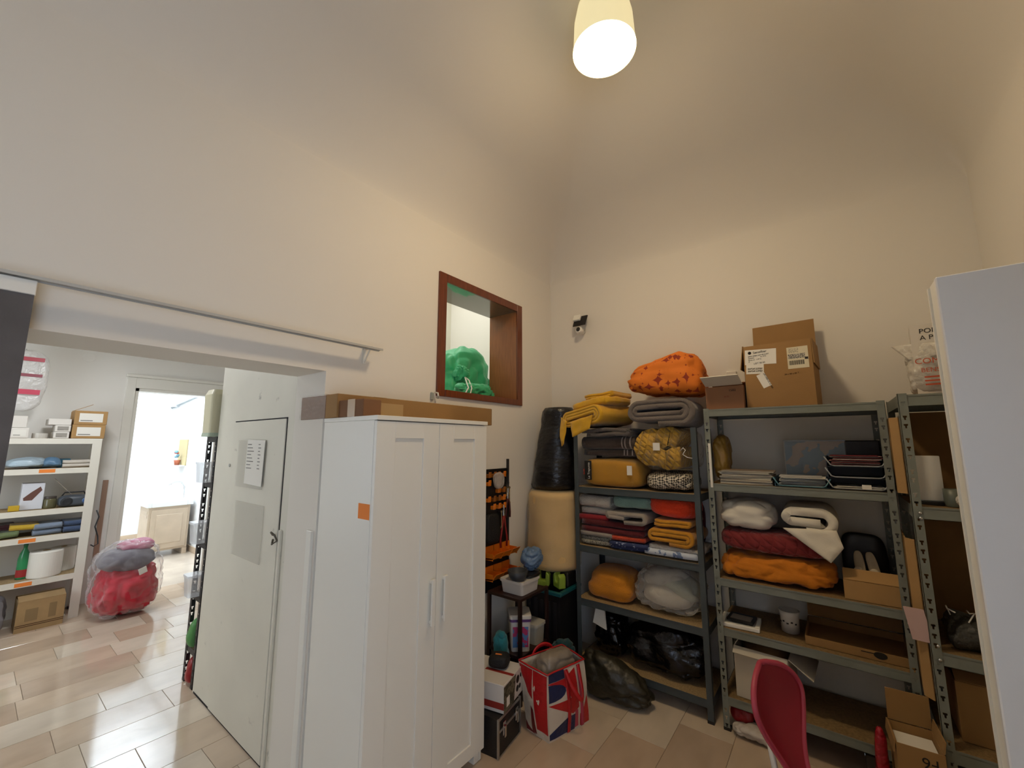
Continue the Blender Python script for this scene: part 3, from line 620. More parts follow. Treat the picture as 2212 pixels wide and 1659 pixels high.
# -- second shelf
yb = thing('bedspread_bag', 'yellow bedspread in its clear retail bag with black label', 'bag', (-1.40, 3.262, 1.4065))
cloth('bedspread', None, None, soft(0.48, 0.36, 0.22, k=4.5, seed=12, amp=0.010, n=16), fabric('golden_quilt', '#BE8518', b=0.2), (0, 0, 0), parent=yb)
cloth('clear_bag', None, None, soft(0.50, 0.38, 0.23, k=5, seed=13, amp=0.006, n=22, wr=(0.006, 7, (1, 1, 1))), film('bag_film_yellow', '#EBC46A', alpha=0.10), (0, 0, -0.0005), parent=yb)
lb = MB().box((-0.205, -0.202, 0.055), (-0.145, -0.1995, 0.205)).build('black_label', BLACKP, yb)
text('lettering', 'Le Trapunte', 0.026, PAPER, lb, face_y(-0.160, -0.2035, 0.062, R(90)))
for k in range(4): MB().box((-0.216, -0.2025, 0.095 + k * 0.012), (-0.207, -0.2015, 0.103 + k * 0.012)).build('red_mark', mat('label_red', '#C23A22', 0.6), yb)
MB().box((0.150, -0.2005, 0.105), (0.190, -0.199, 0.175)).build('price_tag', PAPER, yb)
cloth('folded_blanket', 'taupe fleece blanket with pale edge stripes lying on the bagged bedspread', 'blanket', ribbon(serp(0.40, 3, 0.049, 0.01, 3), 0.047, 0.44, 'x', seed=14, amp=0.004), TAUPE, (-1.41, 3.275, 1.650))
for q in (0, 1, 2): pass
st = bpy.data.objects[-1] if False else None
tb = [o for o in COL.objects if o.get('label', '').startswith('taupe fleece')][0]
for k, xx in enumerate((0.13, 0.155, 0.195)):
    cloth('edge_stripe', None, None, ribbon(serp(0.412, 3, 0.0485, 0.005, 3), 0.0495, 0.008, 'x', m=2, seed=14, amp=0.002), fabric('stripe_grey', '#A79A92'), (xx, -0.004, 0.001), parent=tb)
dv = thing('bagged_duvet', 'mustard quilted duvet folded in shiny clear plastic', 'duvet', (-0.955, 3.255, 1.549))
cloth('duvet', None, None, ribbon([(-u, v) for u, v in serp(0.355, 2, 0.150, 0.01, 1)], 0.150, 0.38, 'y', seed=15, amp=0.016, m=18, freq=9), quilt('mustard_quilt', '#C79A34', 60, 0.7), (0, 0, 0.004), parent=dv)
cloth('clear_wrap', None, None, soft(0.375, 0.40, 0.312, k=5, seed=16, amp=0.008, n=24, wr=(0.010, 7, (1, 1, 1.5))), film('bag_film_clear', '#FFF4DC', alpha=0.02, rough=0.07, bump=(22, 0.6)), (0, 0, 0.0), parent=dv)
MB().box((-0.085, -0.205, 0.15), (-0.035, -0.203, 0.205)).build('paper_tag', PAPER, dv)
MB().tube([(0.11, -0.22, 0.15), (0.135, -0.235, 0.17), (0.15, -0.235, 0.155), (0.13, -0.235, 0.125), (0.16, -0.235, 0.105), (0.19, -0.225, 0.10)], 0.003, 6).build('drawstring', PAPER, dv, smooth=True)
cloth('folded_blanket', 'black and cream basket-weave blanket under the bagged mustard duvet', 'blanket', soft(0.35, 0.40, 0.140, k=3.2, seed=17, amp=0.012, n=20, wr=(0.012, 6, (1, 1, 2))), WEAVE, (-0.955, 3.25, 1.4065))
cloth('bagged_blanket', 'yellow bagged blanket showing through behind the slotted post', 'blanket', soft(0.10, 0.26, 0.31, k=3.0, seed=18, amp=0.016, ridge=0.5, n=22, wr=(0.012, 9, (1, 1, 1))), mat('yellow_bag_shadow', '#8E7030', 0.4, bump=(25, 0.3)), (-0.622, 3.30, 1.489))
# -- third shelf, two layers deep
Z3 = 0.957
cloth('folded_throw', 'speckled grey knit throw at the bottom of the towel pile', 'throw', ribbon(serp(0.40, 2, 0.032, 0.02, 1), 0.031, 0.27, 'x', seed=21), KNIT, (-1.53, 3.265, Z3 + 0.002))
cloth('folded_throw', 'plain pale grey throw lying on the speckled knit', 'throw', ribbon(serp(0.40, 1, 0.032, 0.02, 1), 0.031, 0.27, 'x', seed=22), BEIGEG, (-1.53, 3.25, Z3 + 0.068))
cloth('folded_blanket', 'dark red blanket stretched across the middle of the towel pile', 'blanket', ribbon(serp(0.41, 2, 0.042, 0.02, 4), 0.041, 0.50, 'x', seed=23, amp=0.006), DRED, (-1.40, 3.25, Z3 + 0.104), (0, 0, 0))
cloth('folded_blanket', 'brighter red folded cloth just below the white towels', 'blanket', ribbon(serp(0.38, 1, 0.045, 0.02, 4), 0.043, 0.25, 'x', seed=24, amp=0.01), REDC, (-1.56, 3.25, Z3 + 0.185))
cloth('folded_towel', 'stack of cream white towels, top of the pile beside the pale teal towel', 'towel', ribbon(serp(0.38, 3, 0.047, 0.03, 5), 0.045, 0.26, 'x', seed=25, amp=0.010), WHITET, (-1.545, 3.265, Z3 + 0.232))
cloth('folded_throw', 'orange red fuzzy throw squeezed above the blue flowered sheet', 'throw', ribbon(serp(0.40, 1, 0.034, 0.03, 7), 0.032, 0.26, 'x', seed=26, amp=0.006), fabric('orange_fuzz', '#D9481C', b=0.8), (-1.27, 3.245, Z3 + 0.064), (0, 0.0, 0))
cloth('folded_sheet', 'dark blue flowered sheet folded on the shelf board', 'sheet', ribbon(serp(0.42, 2, 0.029, 0.03, 2), 0.028, 0.30, 'x', seed=27, amp=0.010), BLUEP, (-1.26, 3.235, Z3))
cloth('folded_blanket', 'grey beige blanket folded beneath the pale teal towel', 'blanket', ribbon(spiral(0.36, 0.10, 0.030), 0.029, 0.40, 'y', seed=28, amp=0.012), BEIGEG, (-1.28, 3.25, Z3 + 0.192), (0, 0.0, 0))
cloth('folded_towel', 'pale teal towel bundle between white towels and orange fleece', 'towel', soft(0.32, 0.35, 0.105, k=4.5, seed=29, amp=0.008, n=22, wr=(0.006, 6, (1, 1, 1.6))), TEALT, (-1.245, 3.25, Z3 + 0.298))
cloth('rolled_throw', 'bright orange red fleece roll above the mustard blanket', 'throw', soft(0.365, 0.36, 0.165, k=3.0, seed=30, amp=0.008, n=20, wr=(0.006, 5, (0.5, 1, 2))), ORED, (-0.965, 3.255, Z3 + 0.252), (0, 0.05, 0))
cloth('folded_blanket', 'mustard blanket with spiral folded edge on the towel shelf', 'blanket', ribbon(spiral(0.35, 0.125, 0.026), 0.025, 0.40, 'y', seed=31, amp=0.008), MUST, (-0.957, 3.25, Z3 + 0.078), (0, 0.0, 0))
cloth('folded_cloth', 'small mustard cloth wedged under the orange red roll', 'cloth', ribbon(serp(0.30, 2, 0.022, 0.05, 3), 0.021, 0.36, 'y', seed=32, amp=0.010), MUST, (-0.94, 3.25, Z3 + 0.206), (0, 0.0, 0))
cloth('folded_sheet', 'white sheet lying between mustard blanket and blue check sheet', 'sheet', ribbon(serp(0.37, 1, 0.03, 0.01, 2), 0.028, 0.36, 'x', seed=33, amp=0.006), WHITET, (-0.93, 3.235, Z3 + 0.040))
cloth('folded_sheet', 'pale blue check sheet at the front edge of the towel shelf', 'sheet', ribbon(serp(0.44, 1, 0.045, 0.01, 2), 0.042, 0.36, 'x', seed=34, amp=0.010), LBLUE, (-0.955, 3.235, Z3 + 0.002))
cloth('folded_blanket', 'dark maroon blanket in the shadow behind the orange red roll', 'blanket', soft(0.40, 0.06, 0.38, k=4, seed=35, amp=0.006), DRED, (-1.0, 3.425, Z3 + 0.002))
# -- fourth shelf
cloth('rolled_throw', 'mustard fleece roll lying on the lower shelf beside the clear bag', 'throw', soft(0.375, 0.35, 0.225, k=2.7, kb=5, seed=36, amp=0.008, n=20, wr=(0.008, 5, (0.5, 1, 2))), MUSTF, (-1.455, 3.255, 0.559), (0, 0, 0))
pb = thing('pillow_bag', 'clear plastic bag stuffed with white pillows and cushions', 'bag', (-1.02, 3.255, 0.558))
PILL = fabric('pillow_white', '#B9B2A4', b=0.2)
cloth('pillow', None, None, soft(0.36, 0.30, 0.15, k=2.6, seed=37, amp=0.02), PILL, (-0.02, -0.02, 0.03), (0, 0.08, 0.1), parent=pb)
cloth('pillow', None, None, soft(0.34, 0.28, 0.15, k=2.6, seed=38, amp=0.02), fabric('pillow_green_grey', '#9FA391', b=0.2), (0.03, 0.02, 0.09), (0, 0.22, -0.2), parent=pb)
cloth('pillow', None, None, soft(0.30, 0.28, 0.14, k=2.6, seed=39, amp=0.02), PILL, (-0.03, 0.03, 0.15), (0, -0.2, 0.2), parent=pb)
cloth('clear_bag', None, None, soft(0.47, 0.37, 0.32, k=2.5, kb=4, seed=40, amp=0.018, freq=6, ridge=0.5, n=30, wr=(0.018, 6, (1, 1, 1.6))), film('bag_film_white', '#F4F2EA', alpha=0.16, rough=0.1, bump=(16, 0.7)), (0, 0, 0.002), parent=pb)
# -- bottom: black and olive sacks
def slump(q):
    q = q.copy(); u = (q.x + 0.26) / 0.52; q.z = (q.z + 0.165) * (1.08 - 0.55 * u) - 0.165; return q
BIN = mat('black_bin_liner', '#0D0D0F', 0.24, bump=(24, 0.35)); OLIVE = mat('olive_liner', '#2B281D', 0.42, bump=(20, 0.35))
cloth('rubbish_sack', 'large shiny black bin liner lying on the bottom shelf', 'sack', soft(0.56, 0.34, 0.32, k=2.4, kb=4, seed=41, amp=0.022, freq=5, ridge=0.8, n=34, wr=(0.014, 5, (0.35, 0.8, 1.7))), BIN, (-1.07, 3.265, 0.138), (0, 0, 0))
cloth('rubbish_sack', 'black sack behind with a white paper poking from it', 'sack', soft(0.24, 0.30, 0.30, k=2.5, kb=4, seed=42, amp=0.015, ridge=0.5, n=22, wr=(0.02, 6, (1, 1, 2))), BIN, (-1.50, 3.29, 0.138), (0, 0, 0))
cloth('rubbish_sack', 'dark olive sack slumped on the floor behind the patterned bag', 'sack', soft(0.52, 0.20, 0.33, k=2.15, kb=3, seed=43, amp=0.02, ridge=0.4, n=38, wr=(0.016, 6, (0.6, 0.8, 1.3)), crease=slump), OLIVE, (-1.34, 2.905, 0.0), (0, 0, 0.06))
MB().add(*place(([(-0.05, 0, 0), (0.06, 0, -0.03), (0.05, 0, 0.10), (-0.02, 0, 0.13), (-0.05, 0.012, 0), (0.06, 0.012, -0.03), (0.05, 0.012, 0.10), (-0.02, 0.012, 0.13)], [(0, 1, 2, 3), (7, 6, 5, 4), (0, 4, 5, 1), (1, 5, 6, 2), (2, 6, 7, 3), (3, 7, 4, 0)]), at_(-1.53, 3.085, 0.385))).solo('paper_sheet', 'white folded paper sticking out of the black sack', 'paper', PAPER)
# ================================================================== CORNER BY THE HATCH WALL
cr = thing('crate', 'tall black plastic crate with teal rim under the foam roll', 'crate', (-1.885, 3.00, 0))
for (a, c) in (((-0.155, -0.15), (0.155, -0.138)), ((-0.155, 0.138), (0.155, 0.15)), ((-0.155, -0.138), (-0.143, 0.138)), ((0.143, -0.138), (0.155, 0.138))):
    MB().box((a[0], a[1], 0), (c[0], c[1], 0.60)).build('side', BLACKP, cr)
MB().box((-0.143, -0.138, 0), (0.143, 0.138, 0.02)).build('bottom', BLACKP, cr)
for k in range(5): MB().box((-0.135 + k * 0.058, -0.158, 0.05), (-0.105 + k * 0.058, -0.150, 0.55)).build('rib', mat('crate_rib', '#242428', 0.4), cr)
MB().box((-0.17, -0.165, 0.60), (0.17, -0.13, 0.625)).box((-0.17, 0.13, 0.60), (0.17, 0.165, 0.625)).box((-0.17, -0.13, 0.60), (-0.135, 0.13, 0.625)).box((0.135, -0.13, 0.60), (0.17, 0.13, 0.625)).build('rim', mat('teal_plastic', '#0E5560', 0.4), cr, bev=0.004)
LIME = mat('lime_plastic', '#8DA83A', 0.5, var=0.1, vscale=20)
for i, (xx, lab) in enumerate(((-1.93, 'lime green plastic bracket on the crate nearer the tool board'), (-1.80, 'lime green plastic bracket on the crate nearer the shelving'))):
    MB().prism([(-0.05, 0), (0.05, 0), (0.055, 0.09), (0.025, 0.11), (0.02, 0.045), (-0.02, 0.045), (-0.025, 0.11), (-0.055, 0.09)], 'y', -0.03, 0.03).build('bracket', LIME, None, bev=0.008, seg=2)
    o = COL.objects[-1]; o = [q for q in COL.objects if q.name.startswith('bracket') and q.parent is None and q.get('label') is None][-1]
    o.location = (xx, 2.93 + 0.03 * i, 0.6255); o.rotation_euler = (0, 0, R(20 - 50 * i)); tag(o, lab, 'bracket'); o.name = 'plastic_bracket'
MB().box((-2.02, 2.99, 0.6255), (-1.74, 3.13, 0.735)).solo('foam_block', 'dark foam block between crate and foam roll', 'foam', BLACKP, bev=0.01)
fr = thing('foam_roll', 'cream foam roll wrapped in clear film standing on the crate', 'foam', (-1.945, 3.12, 0.737))
vf = soft(0.46, 0.44, 0.60, k=2.4, kb=2.4, seed=50, amp=0.014, n=16)
def cyl(rx, ry, h, seed, amp, lean=0.0, taper=0.0, n=40, m=24, freq=6, rid=0.0):
    vs = []; fs = []
    for j in range(m + 1):
        t = j / m; e = min(1.0, min(t, 1 - t) * 9 + 0.80) ** 0.5
        for i in range(n):
            a = 2 * math.pi * i / n; p = Vector((math.cos(a) * rx, math.sin(a) * ry, t * h)); d = nz(p, freq, seed) + 0.5 * nz(p, freq * 2.6, seed + 2) - rid * abs(nz((p.x, p.y, p.z * 0.4), freq * 2, seed + 4))
            r_ = e * (1 - taper * t) * (1 + d * amp / rx); vs.append((math.cos(a) * rx * r_ + lean * t * h, math.sin(a) * ry * r_, t * h))
    for j in range(m):
        for i in range(n): k = (i + 1) % n; fs.append((j * n + i, j * n + k, (j + 1) * n + k, (j + 1) * n + i))
    fs.append(tuple(range(n))[::-1]); fs.append(tuple(m * n + i for i in range(n)))
    return vs, fs
cloth('foam_core', None, None, cyl(0.225, 0.215, 0.60, 51, 0.008, taper=0.06), mat('cream_foam', '#DDB97C', 0.9, var=0.12, vscale=6, bump=(200, 0.2)), (0, 0, 0), parent=fr)
cloth('clear_film', None, None, cyl(0.236, 0.226, 0.615, 52, 0.014, taper=0.05, rid=0.8), film('foam_film', '#F6EBCB', alpha=0.10, rough=0.16, bump=(9, 0.8)), (0, 0, -0.001), parent=fr)
cloth('rubbish_sack', 'tall black plastic sack leaning in the corner above the foam roll', 'sack', cyl(0.215, 0.19, 0.71, 53, 0.022, lean=0.09, taper=0.36, rid=0.6), mat('black_sack', '#15161A', 0.33, bump=(14, 0.5), stretch=(1, 1, 2)), (-1.99, 3.20, 1.355), (0, 0, 0))
# -- tool board on the hatch wall
tbd = thing('tool_board', 'black wall tool board with orange clips and bins beside the wardrobe', 'tool rack', (XA + 0.01, 2.64, 0.55))
MB().box((XA + 0.002, 2.40, 0.62), (XA + 0.014, 2.80, 1.545)).build('board', BLACKP, tbd, world=True)
for yy in (2.475, 2.785): MB().box((XA + 0.002, yy, 0.60), (XA + 0.022, yy + 0.014, 1.62)).build('upright', STEELBLK, tbd, world=True)
rnd2 = random.Random(5)
for r_ in range(5):
    for c in range(4):
        yy = 2.50 + c * 0.062 + 0.01 * rnd2.random(); zz = 1.48 - r_ * 0.062
        if rnd2.random() < 0.2: continue
        MB().box((XA + 0.015, yy, zz), (XA + 0.05, yy + 0.032, zz + 0.028)).box((XA + 0.045, yy, zz + 0.02), (XA + 0.052, yy + 0.032, zz + 0.045)).build('clip', ORANGE if rnd2.random() < 0.7 else mat('clip_amber', '#9C5A17', 0.5), tbd, world=True, bev=0.003)
for r_ in range(2):
    for c in range(3):
        yy = 2.50 + c * 0.105; zz = 0.72 + r_ * 0.15
        q = [(0, 0), (0.085, 0.01), (0.12, 0.055), (0.11, 0.055), (0.08, 0.018), (0.008, 0.012), (0.008, 0.09), (0, 0.09)]
        MB().prism([(XA + 0.015 + u, zz + v) for u, v in q], 'y', yy, yy + 0.095).box((XA + 0.015, yy, zz), (XA + 0.10, yy + 0.003, zz + 0.05)).box((XA + 0.015, yy + 0.092, zz), (XA + 0.10, yy + 0.095, zz + 0.05)).build('bin', ORANGE, tbd, world=True)
# tools hanging on the board
def pliers(lab, y, z, hc, L=0.17, op=0.16):
    t = thing('pliers', lab, 'tool', (XA + 0.045, y, z))
    MB().box((-0.006, -0.012, 0), (0.006, 0.012, 0.05)).box((-0.005, -0.006, 0.05), (0.005, 0.006, 0.085)).build('jaws', ALU, t, bev=0.003)
    for s_ in (-1, 1): MB().tube([(0, s_ * 0.006, 0), (0, s_ * (0.02), -L * 0.35), (0, s_ * L * op * 1.1, -L * 0.75), (0, s_ * L * op, -L)], 0.008, 8).build('grip', hc, t, smooth=True)
    MB().box((-0.034, -0.006, 0.02), (0.006, 0.006, 0.03)).build('peg', STEELBLK, t)
pliers('red handled pliers hanging on the tool board', 2.70, 1.17, mat('red_grip', '#8C1D17', 0.5), 0.24)
pliers('small dark handled pliers hanging beside the red pair', 2.755, 1.30, mat('maroon_grip', '#4A1A18', 0.5), 0.15)
def spanner(lab, y, z, L):
    t = thing('spanner', lab, 'tool', (XA + 0.045, y, z))
    MB().box((-0.003, -0.005, -L), (0.003, 0.005, 0)).build('shank', CHROME, t)
    MB().lathe([(0.011, -0.004), (0.011, 0.004)], 12, cap=True).build('ring', CHROME, t).matrix_local = Matrix.Translation((0, 0, 0.006)) @ Matrix.Rotation(R(90), 4, 'Y')
    MB().prism([(-0.005, 0), (-0.012, -0.014), (-0.010, -0.026), (-0.004, -0.018), (0.004, -0.018), (0.010, -0.026), (0.012, -0.014), (0.005, 0)], 'x', -0.003, 0.003).build('jaw', CHROME, t).location = (0, 0, -L)
    MB().box((-0.03, -0.004, 0.0), (0.0, 0.004, 0.008)).build('peg', STEELBLK, t)
for k, (yy, zz, L, lab) in enumerate(((2.735, 1.47, 0.13, 'longest chrome spanner high on the tool board'), (2.755, 1.42, 0.11, 'middle chrome spanner of the hanging row'), (2.772, 1.38, 0.10, 'shortest chrome spanner at the row end'), (2.665, 1.20, 0.10, 'chrome spanner hanging next to the red pliers'))): spanner(lab, yy, zz, L)
cloth('plastic_bag', 'crumpled clear bag hanging high on the tool board', 'bag', soft(0.06, 0.13, 0.13, k=2.4, seed=60, amp=0.02, ridge=0.8), film('crumpled_clear', '#D9D2CC', alpha=0.35, bump=(30, 1.0)), (XA + 0.085, 2.585, 1.395))
cloth('tool_pouch', 'black tool pouch hanging at the middle of the tool board', 'pouch', soft(0.06, 0.16, 0.22, k=4, seed=61, amp=0.01), mat('black_nylon', '#141519', 0.7, bump=(120, 0.3)), (XA + 0.048, 2.55, 0.985))
# -- small dark rack with boxes
rk2 = thing('small_rack', 'dark brown low rack loaded with tubs beside the wardrobe', 'rack', (-1.99, 2.60, 0))
WENGE = mat('wenge_board', '#2C1713', 0.5, var=0.2, vscale=6)
RX0, RX1, RY0, RY1 = -2.10, -1.80, 2.44, 2.80
for z in (0.10, 0.29, 0.66): MB().box((RX0, RY0 + 0.0225, z), (RX1, RY1 - 0.0225, z + 0.018)).box((RX0 + 0.0225, RY0, z), (RX1 - 0.0225, RY0 + 0.0225, z + 0.018)).build('rack_shelf', WENGE, rk2, world=True)
for y in (RY0, RY1 - 0.022):
    for x in (RX0, RX1 - 0.022): MB().box((x, y, 0), (x + 0.022, y + 0.022, 0.678)).build('leg', WENGE, rk2, world=True)
tub = thing('picture_tub', 'white lidded tub with a colourful printed picture and purple band', 'tub', (-1.90, 2.565, 0.3085), R(-48))
def rr(w_, d, r_=0.02, n=4):
    P = []
    for (cx, cy, a0) in ((w_ / 2 - r_, d / 2 - r_, 0), (-w_ / 2 + r_, d / 2 - r_, 90), (-w_ / 2 + r_, -d / 2 + r_, 180), (w_ / 2 - r_, -d / 2 + r_, 270)):
        for i in range(n + 1): a = R(a0 + 90 * i / n); P.append((cx + r_ * math.cos(a), cy + r_ * math.sin(a)))
    return P
def loft(rings):
    b = MB(); n = len(rings[0][0]); vs = []; fs = []
    for (pl_, z) in rings: vs += [(x, y, z) for x, y in pl_]
    for k in range(len(rings) - 1):
        for i in range(n): j = (i + 1) % n; fs.append((k * n + i, k * n + j, (k + 1) * n + j, (k + 1) * n + i))
    fs.append(tuple(range(n))[::-1]); fs.append(tuple((len(rings) - 1) * n + i for i in range(n))); b.add(vs, fs); return b
TUBW = mat('tub_white', '#D6D2CC', 0.35)
loft([(rr(0.15, 0.13), 0), (rr(0.165, 0.145), 0.20)]).build('body', TUBW, tub, smooth=False)
loft([(rr(0.172, 0.152), 0.196), (rr(0.172, 0.152), 0.214)]).build('band', mat('purple_plastic', '#5B3674', 0.4), tub)
loft([(rr(0.176, 0.156), 0.2145), (rr(0.176, 0.156), 0.235), (rr(0.16, 0.14), 0.240)]).build('lid', TUBW, tub)
PIC = pattern('tub_print', '#B93D6A', '#5B84B8', 'noise', 22, rough=0.4, thr=0.5)
MB().add([(0.0755, -0.055, 0.03), (0.0755, 0.055, 0.03), (0.0845, 0.055, 0.165), (0.0845, -0.055, 0.165), (0.079, -0.055, 0.03), (0.079, 0.055, 0.03), (0.0855, 0.055, 0.165), (0.0855, -0.055, 0.165)], [(0, 1, 2, 3), (7, 6, 5, 4), (0, 4, 5, 1), (1, 5, 6, 2), (2, 6, 7, 3), (3, 7, 4, 0)]).build('printed_label', PIC, tub)
for nm, lab, c, s_, m_ in (('storage_box', 'clear lidded plastic box beside the picture tub', (-1.89, 2.70, 0.3085), (0.17, 0.12, 0.12), film('box_clear', '#D8D6CC', alpha=0.45, bump=(5, 0.0))), ('storage_box', 'flat grey white plastic box lying on the low rack', (-1.92, 2.60, 0.6785), (0.20, 0.22, 0.075), TUBW)):
    t = thing(nm, lab, 'box', c); loft([(rr(s_[0] * 0.92, s_[1] * 0.92), 0), (rr(*s_[:2]), s_[2])]).build('body', m_, t)
    loft([(rr(s_[0] + 0.012, s_[1] + 0.012), s_[2] + 0.0005), (rr(s_[0] + 0.012, s_[1] + 0.012), s_[2] + 0.018)]).build('lid', m_, t)
cloth('plastic_bag', 'crumpled blue plastic bag on top of the low rack', 'bag', soft(0.16, 0.16, 0.165, k=2.3, seed=62, amp=0.015, ridge=0.6, n=26, wr=(0.016, 11, (1, 1, 1.3))), mat('blue_bag', '#5F7A9C', 0.35, bump=(20, 0.7)), (-1.90, 2.72, 0.79))
bw = MB().lathe([(0.045, 0), (0.062, 0.02), (0.075, 0.065), (0.070, 0.066), (0.055, 0.02), (0.0, 0.012)], 28, c=(-1.885, 2.525, 0.775), cap=False); bw.solo('bowl', 'dark grey round bowl on the flat plastic box', 'bowl', mat('dark_bowl', '#3A3F47', 0.4), smooth=True)
MB().add(*place(([(p[0], p[1], p[2]) for p in soft(0.16, 0.15, 0.012, k=6)[0]], soft(0.16, 0.15, 0.012, k=6)[1]), at_(-1.90, 2.66, 0.7745) @ Matrix.Rotation(0.0, 4, 'X'))).solo('leather_case', 'flat black case lying between bowl and blue bag', 'case', BLACKP, smooth=True)
cloth('sack', 'teal fabric sack squeezed behind the wardrobe edge', 'bag', soft(0.10, 0.10, 0.30, k=3, seed=63, amp=0.015, n=20, wr=(0.012, 9, (1.5, 1, 0.6))), fabric('teal_nylon', '#1E7C8C', b=0.2), (-1.905, 2.36, 0.20))
MB().box((-1.98, 2.30, 0.0), (-1.82, 2.425, 0.20)).solo('carton', 'dark carton standing under the teal sack', 'box', mat('navy_carton', '#14202E', 0.6), bev=0.004)
cloth('jacket', 'dark teal jacket bundled on the floor behind the patterned bag', 'jacket', soft(0.22, 0.16, 0.36, k=2.5, kb=4, seed=64, amp=0.025, ridge=0.6, n=28, wr=(0.022, 6, (1.5, 1, 0.8))), fabric('dark_teal', '#13434D', b=0.2), (-1.67, 2.745, 0.0), (0, 0, 0.3))
# -- aluminium-edged case, boxed gadget and pouch by the wardrobe
cs = thing('tool_case', 'black tool case with aluminium edges on the floor by the wardrobe', 'case', (-1.80, 2.10, 0), R(8))
MB().box((-0.16, -0.125, 0), (0.155, 0.125, 0.20)).build('body', mat('case_black', '#1B1A1A', 0.5, bump=(200, 0.2)), cs)
e_ = MB()
for z in (0.004, 0.135, 0.196): e_.box((0.153, -0.129, z - 0.006), (0.159, 0.129, z + 0.006)); e_.box((-0.16, 0.123, z - 0.006), (0.159, 0.129, z + 0.006))
for y in (-0.127, 0.127): e_.box((0.150, y - 0.006, 0), (0.160, y + 0.006, 0.204))
e_.build('edging', ALU, cs)
for y in (-0.07, 0.08):
    MB().box((0.156, y - 0.016, 0.10), (0.164, y + 0.016, 0.17)).box((0.162, y - 0.010, 0.09), (0.172, y + 0.010, 0.15)).build('latch', CHROME, cs, bev=0.002)
gb = thing('gadget_box', 'white printed product box on the black tool case', 'box', (-1.795, 2.15, 0.2055), R(12))
MB().box((-0.14, -0.135, 0), (0.14, 0.135, 0.15)).build('carton', mat('product_carton', '#D2CDC8', 0.45), gb, bev=0.003)
MB().box((-0.05, -0.02, 0.1502), (0.142, 0.005, 0.1508)).build('red_stripe', mat('stripe_red', '#8E2A22', 0.5), gb)
MB().box((-0.14, -0.1362, 0.02), (0.14, -0.1352, 0.055)).build('red_band', mat('stripe_red', '#8E2A22', 0.5), gb)
MB().prism([(-0.135, 0.0), (0.0, 0.0), (0.03, 0.14), (-0.135, 0.14)], 'x', 0.1402, 0.1410).build('printed_photo', pattern('photo_print', '#3D3A2C', '#6C6450', 'noise', 40, thr=0.5), gb)
for (y, z, r_) in ((0.05, 0.05, 0.018), (0.085, 0.05, 0.014), (0.055, 0.10, 0.022), (0.10, 0.105, 0.012)):
    MB().lathe([(r_, 0), (r_, 0.0008)], 12).build('printed_part', INK, gb).matrix_local = Matrix.Translation((0.1402, y, z)) @ Matrix.Rotation(R(90), 4, 'Y')
MB().box((0.141, -0.10, 0.02), (0.1415, -0.06, 0.07)).build('barcode', PAPER, gb)
cloth('camera_pouch', 'small black padded pouch with an orange tab on the product box', 'pouch', soft(0.13, 0.12, 0.075, k=3.4, seed=65, amp=0.01), mat('black_nylon', '#141519', 0.7), (-1.79, 2.20, 0.3575), (0, 0, 0.4))
po = [o for o in COL.objects if o.get('label', '').startswith('small black padded')][0]
MB().box((-0.02, -0.02, 0.071), (0.02, -0.01, 0.076)).build('tab', STICKY, po)
# ================================================================== CARTONS AND PAPERS ON THE GREY UNIT
TAPE = mat('packing_tape', '#A37B3F', 0.25)
def carton(name, label, c, s_, flaps, rz=0.0, m=CARD, t=0.005, cat='box', tape=False):
    """open or closed carton: four walls, bottom, and flaps [(side, length fraction, angle from closed in degrees)]"""
    o = thing(name, label, cat, c, rz); w_, d, h = s_
    MB().box((-w_ / 2, -d / 2, 0), (w_ / 2, -d / 2 + t, h)).build('front_wall', m, o)
    MB().box((-w_ / 2, d / 2 - t, 0), (w_ / 2, d / 2, h)).build('back_wall', m, o)
    MB().box((-w_ / 2, -d / 2 + t, 0), (-w_ / 2 + t, d / 2 - t, h)).build('side_wall', m, o)
    MB().box((w_ / 2 - t, -d / 2 + t, 0), (w_ / 2, d / 2 - t, h)).build('side_wall', m, o)
    MB().box((-w_ / 2 + t, -d / 2 + t, 0), (w_ / 2 - t, d / 2 - t, t)).build('bottom', m, o)
    for (sd, L, ang, *mm) in flaps:
        fm = mm[0] if mm else m
        if sd in 'fb': b = MB().box((-w_ / 2 + 0.002, 0, -t), (w_ / 2 - 0.002, L, 0)); sg = -1 if sd == 'f' else 1
        else: b = MB().box((0, -d / 2 + 0.002, -t), (L, d / 2 - 0.002, 0)); sg = -1 if sd == 'l' else 1
        f = b.build('flap', fm, o)
        # local: flap lies inward over the box at 0 deg; opens outward with ang
        if sd == 'f': f.matrix_local = Matrix.Translation((0, -d / 2, h + t + 0.0005)) @ Matrix.Rotation(R(ang), 4, 'X')
        if sd == 'b': f.matrix_local = Matrix.Translation((0, d / 2, h + t + 0.0005)) @ Matrix.Rotation(R(180), 4, 'Z') @ Matrix.Rotation(R(ang), 4, 'X')
        if sd == 'l': f.matrix_local = Matrix.Translation((-w_ / 2, 0, h + t + 0.0005)) @ Matrix.Rotation(R(-ang), 4, 'Y')
        if sd == 'r': f.matrix_local = Matrix.Translation((w_ / 2, 0, h + t + 0.0005)) @ Matrix.Rotation(R(180), 4, 'Z') @ Matrix.Rotation(R(-ang), 4, 'Y')
    return o
def plate(name, x0, x1, z0, z1, y, m, p, rot=0.0, th=0.0008):
    """thin printed sheet on a face turned to -Y"""
    b = MB().box((-(x1 - x0) / 2, -th, -(z1 - z0) / 2), ((x1 - x0) / 2, 0, (z1 - z0) / 2)); o = b.build(name, m, p)
    o.matrix_local = Matrix.Translation(((x0 + x1) / 2, y, (z0 + z1) / 2)) @ Matrix.Rotation(rot, 4, 'Y'); return o
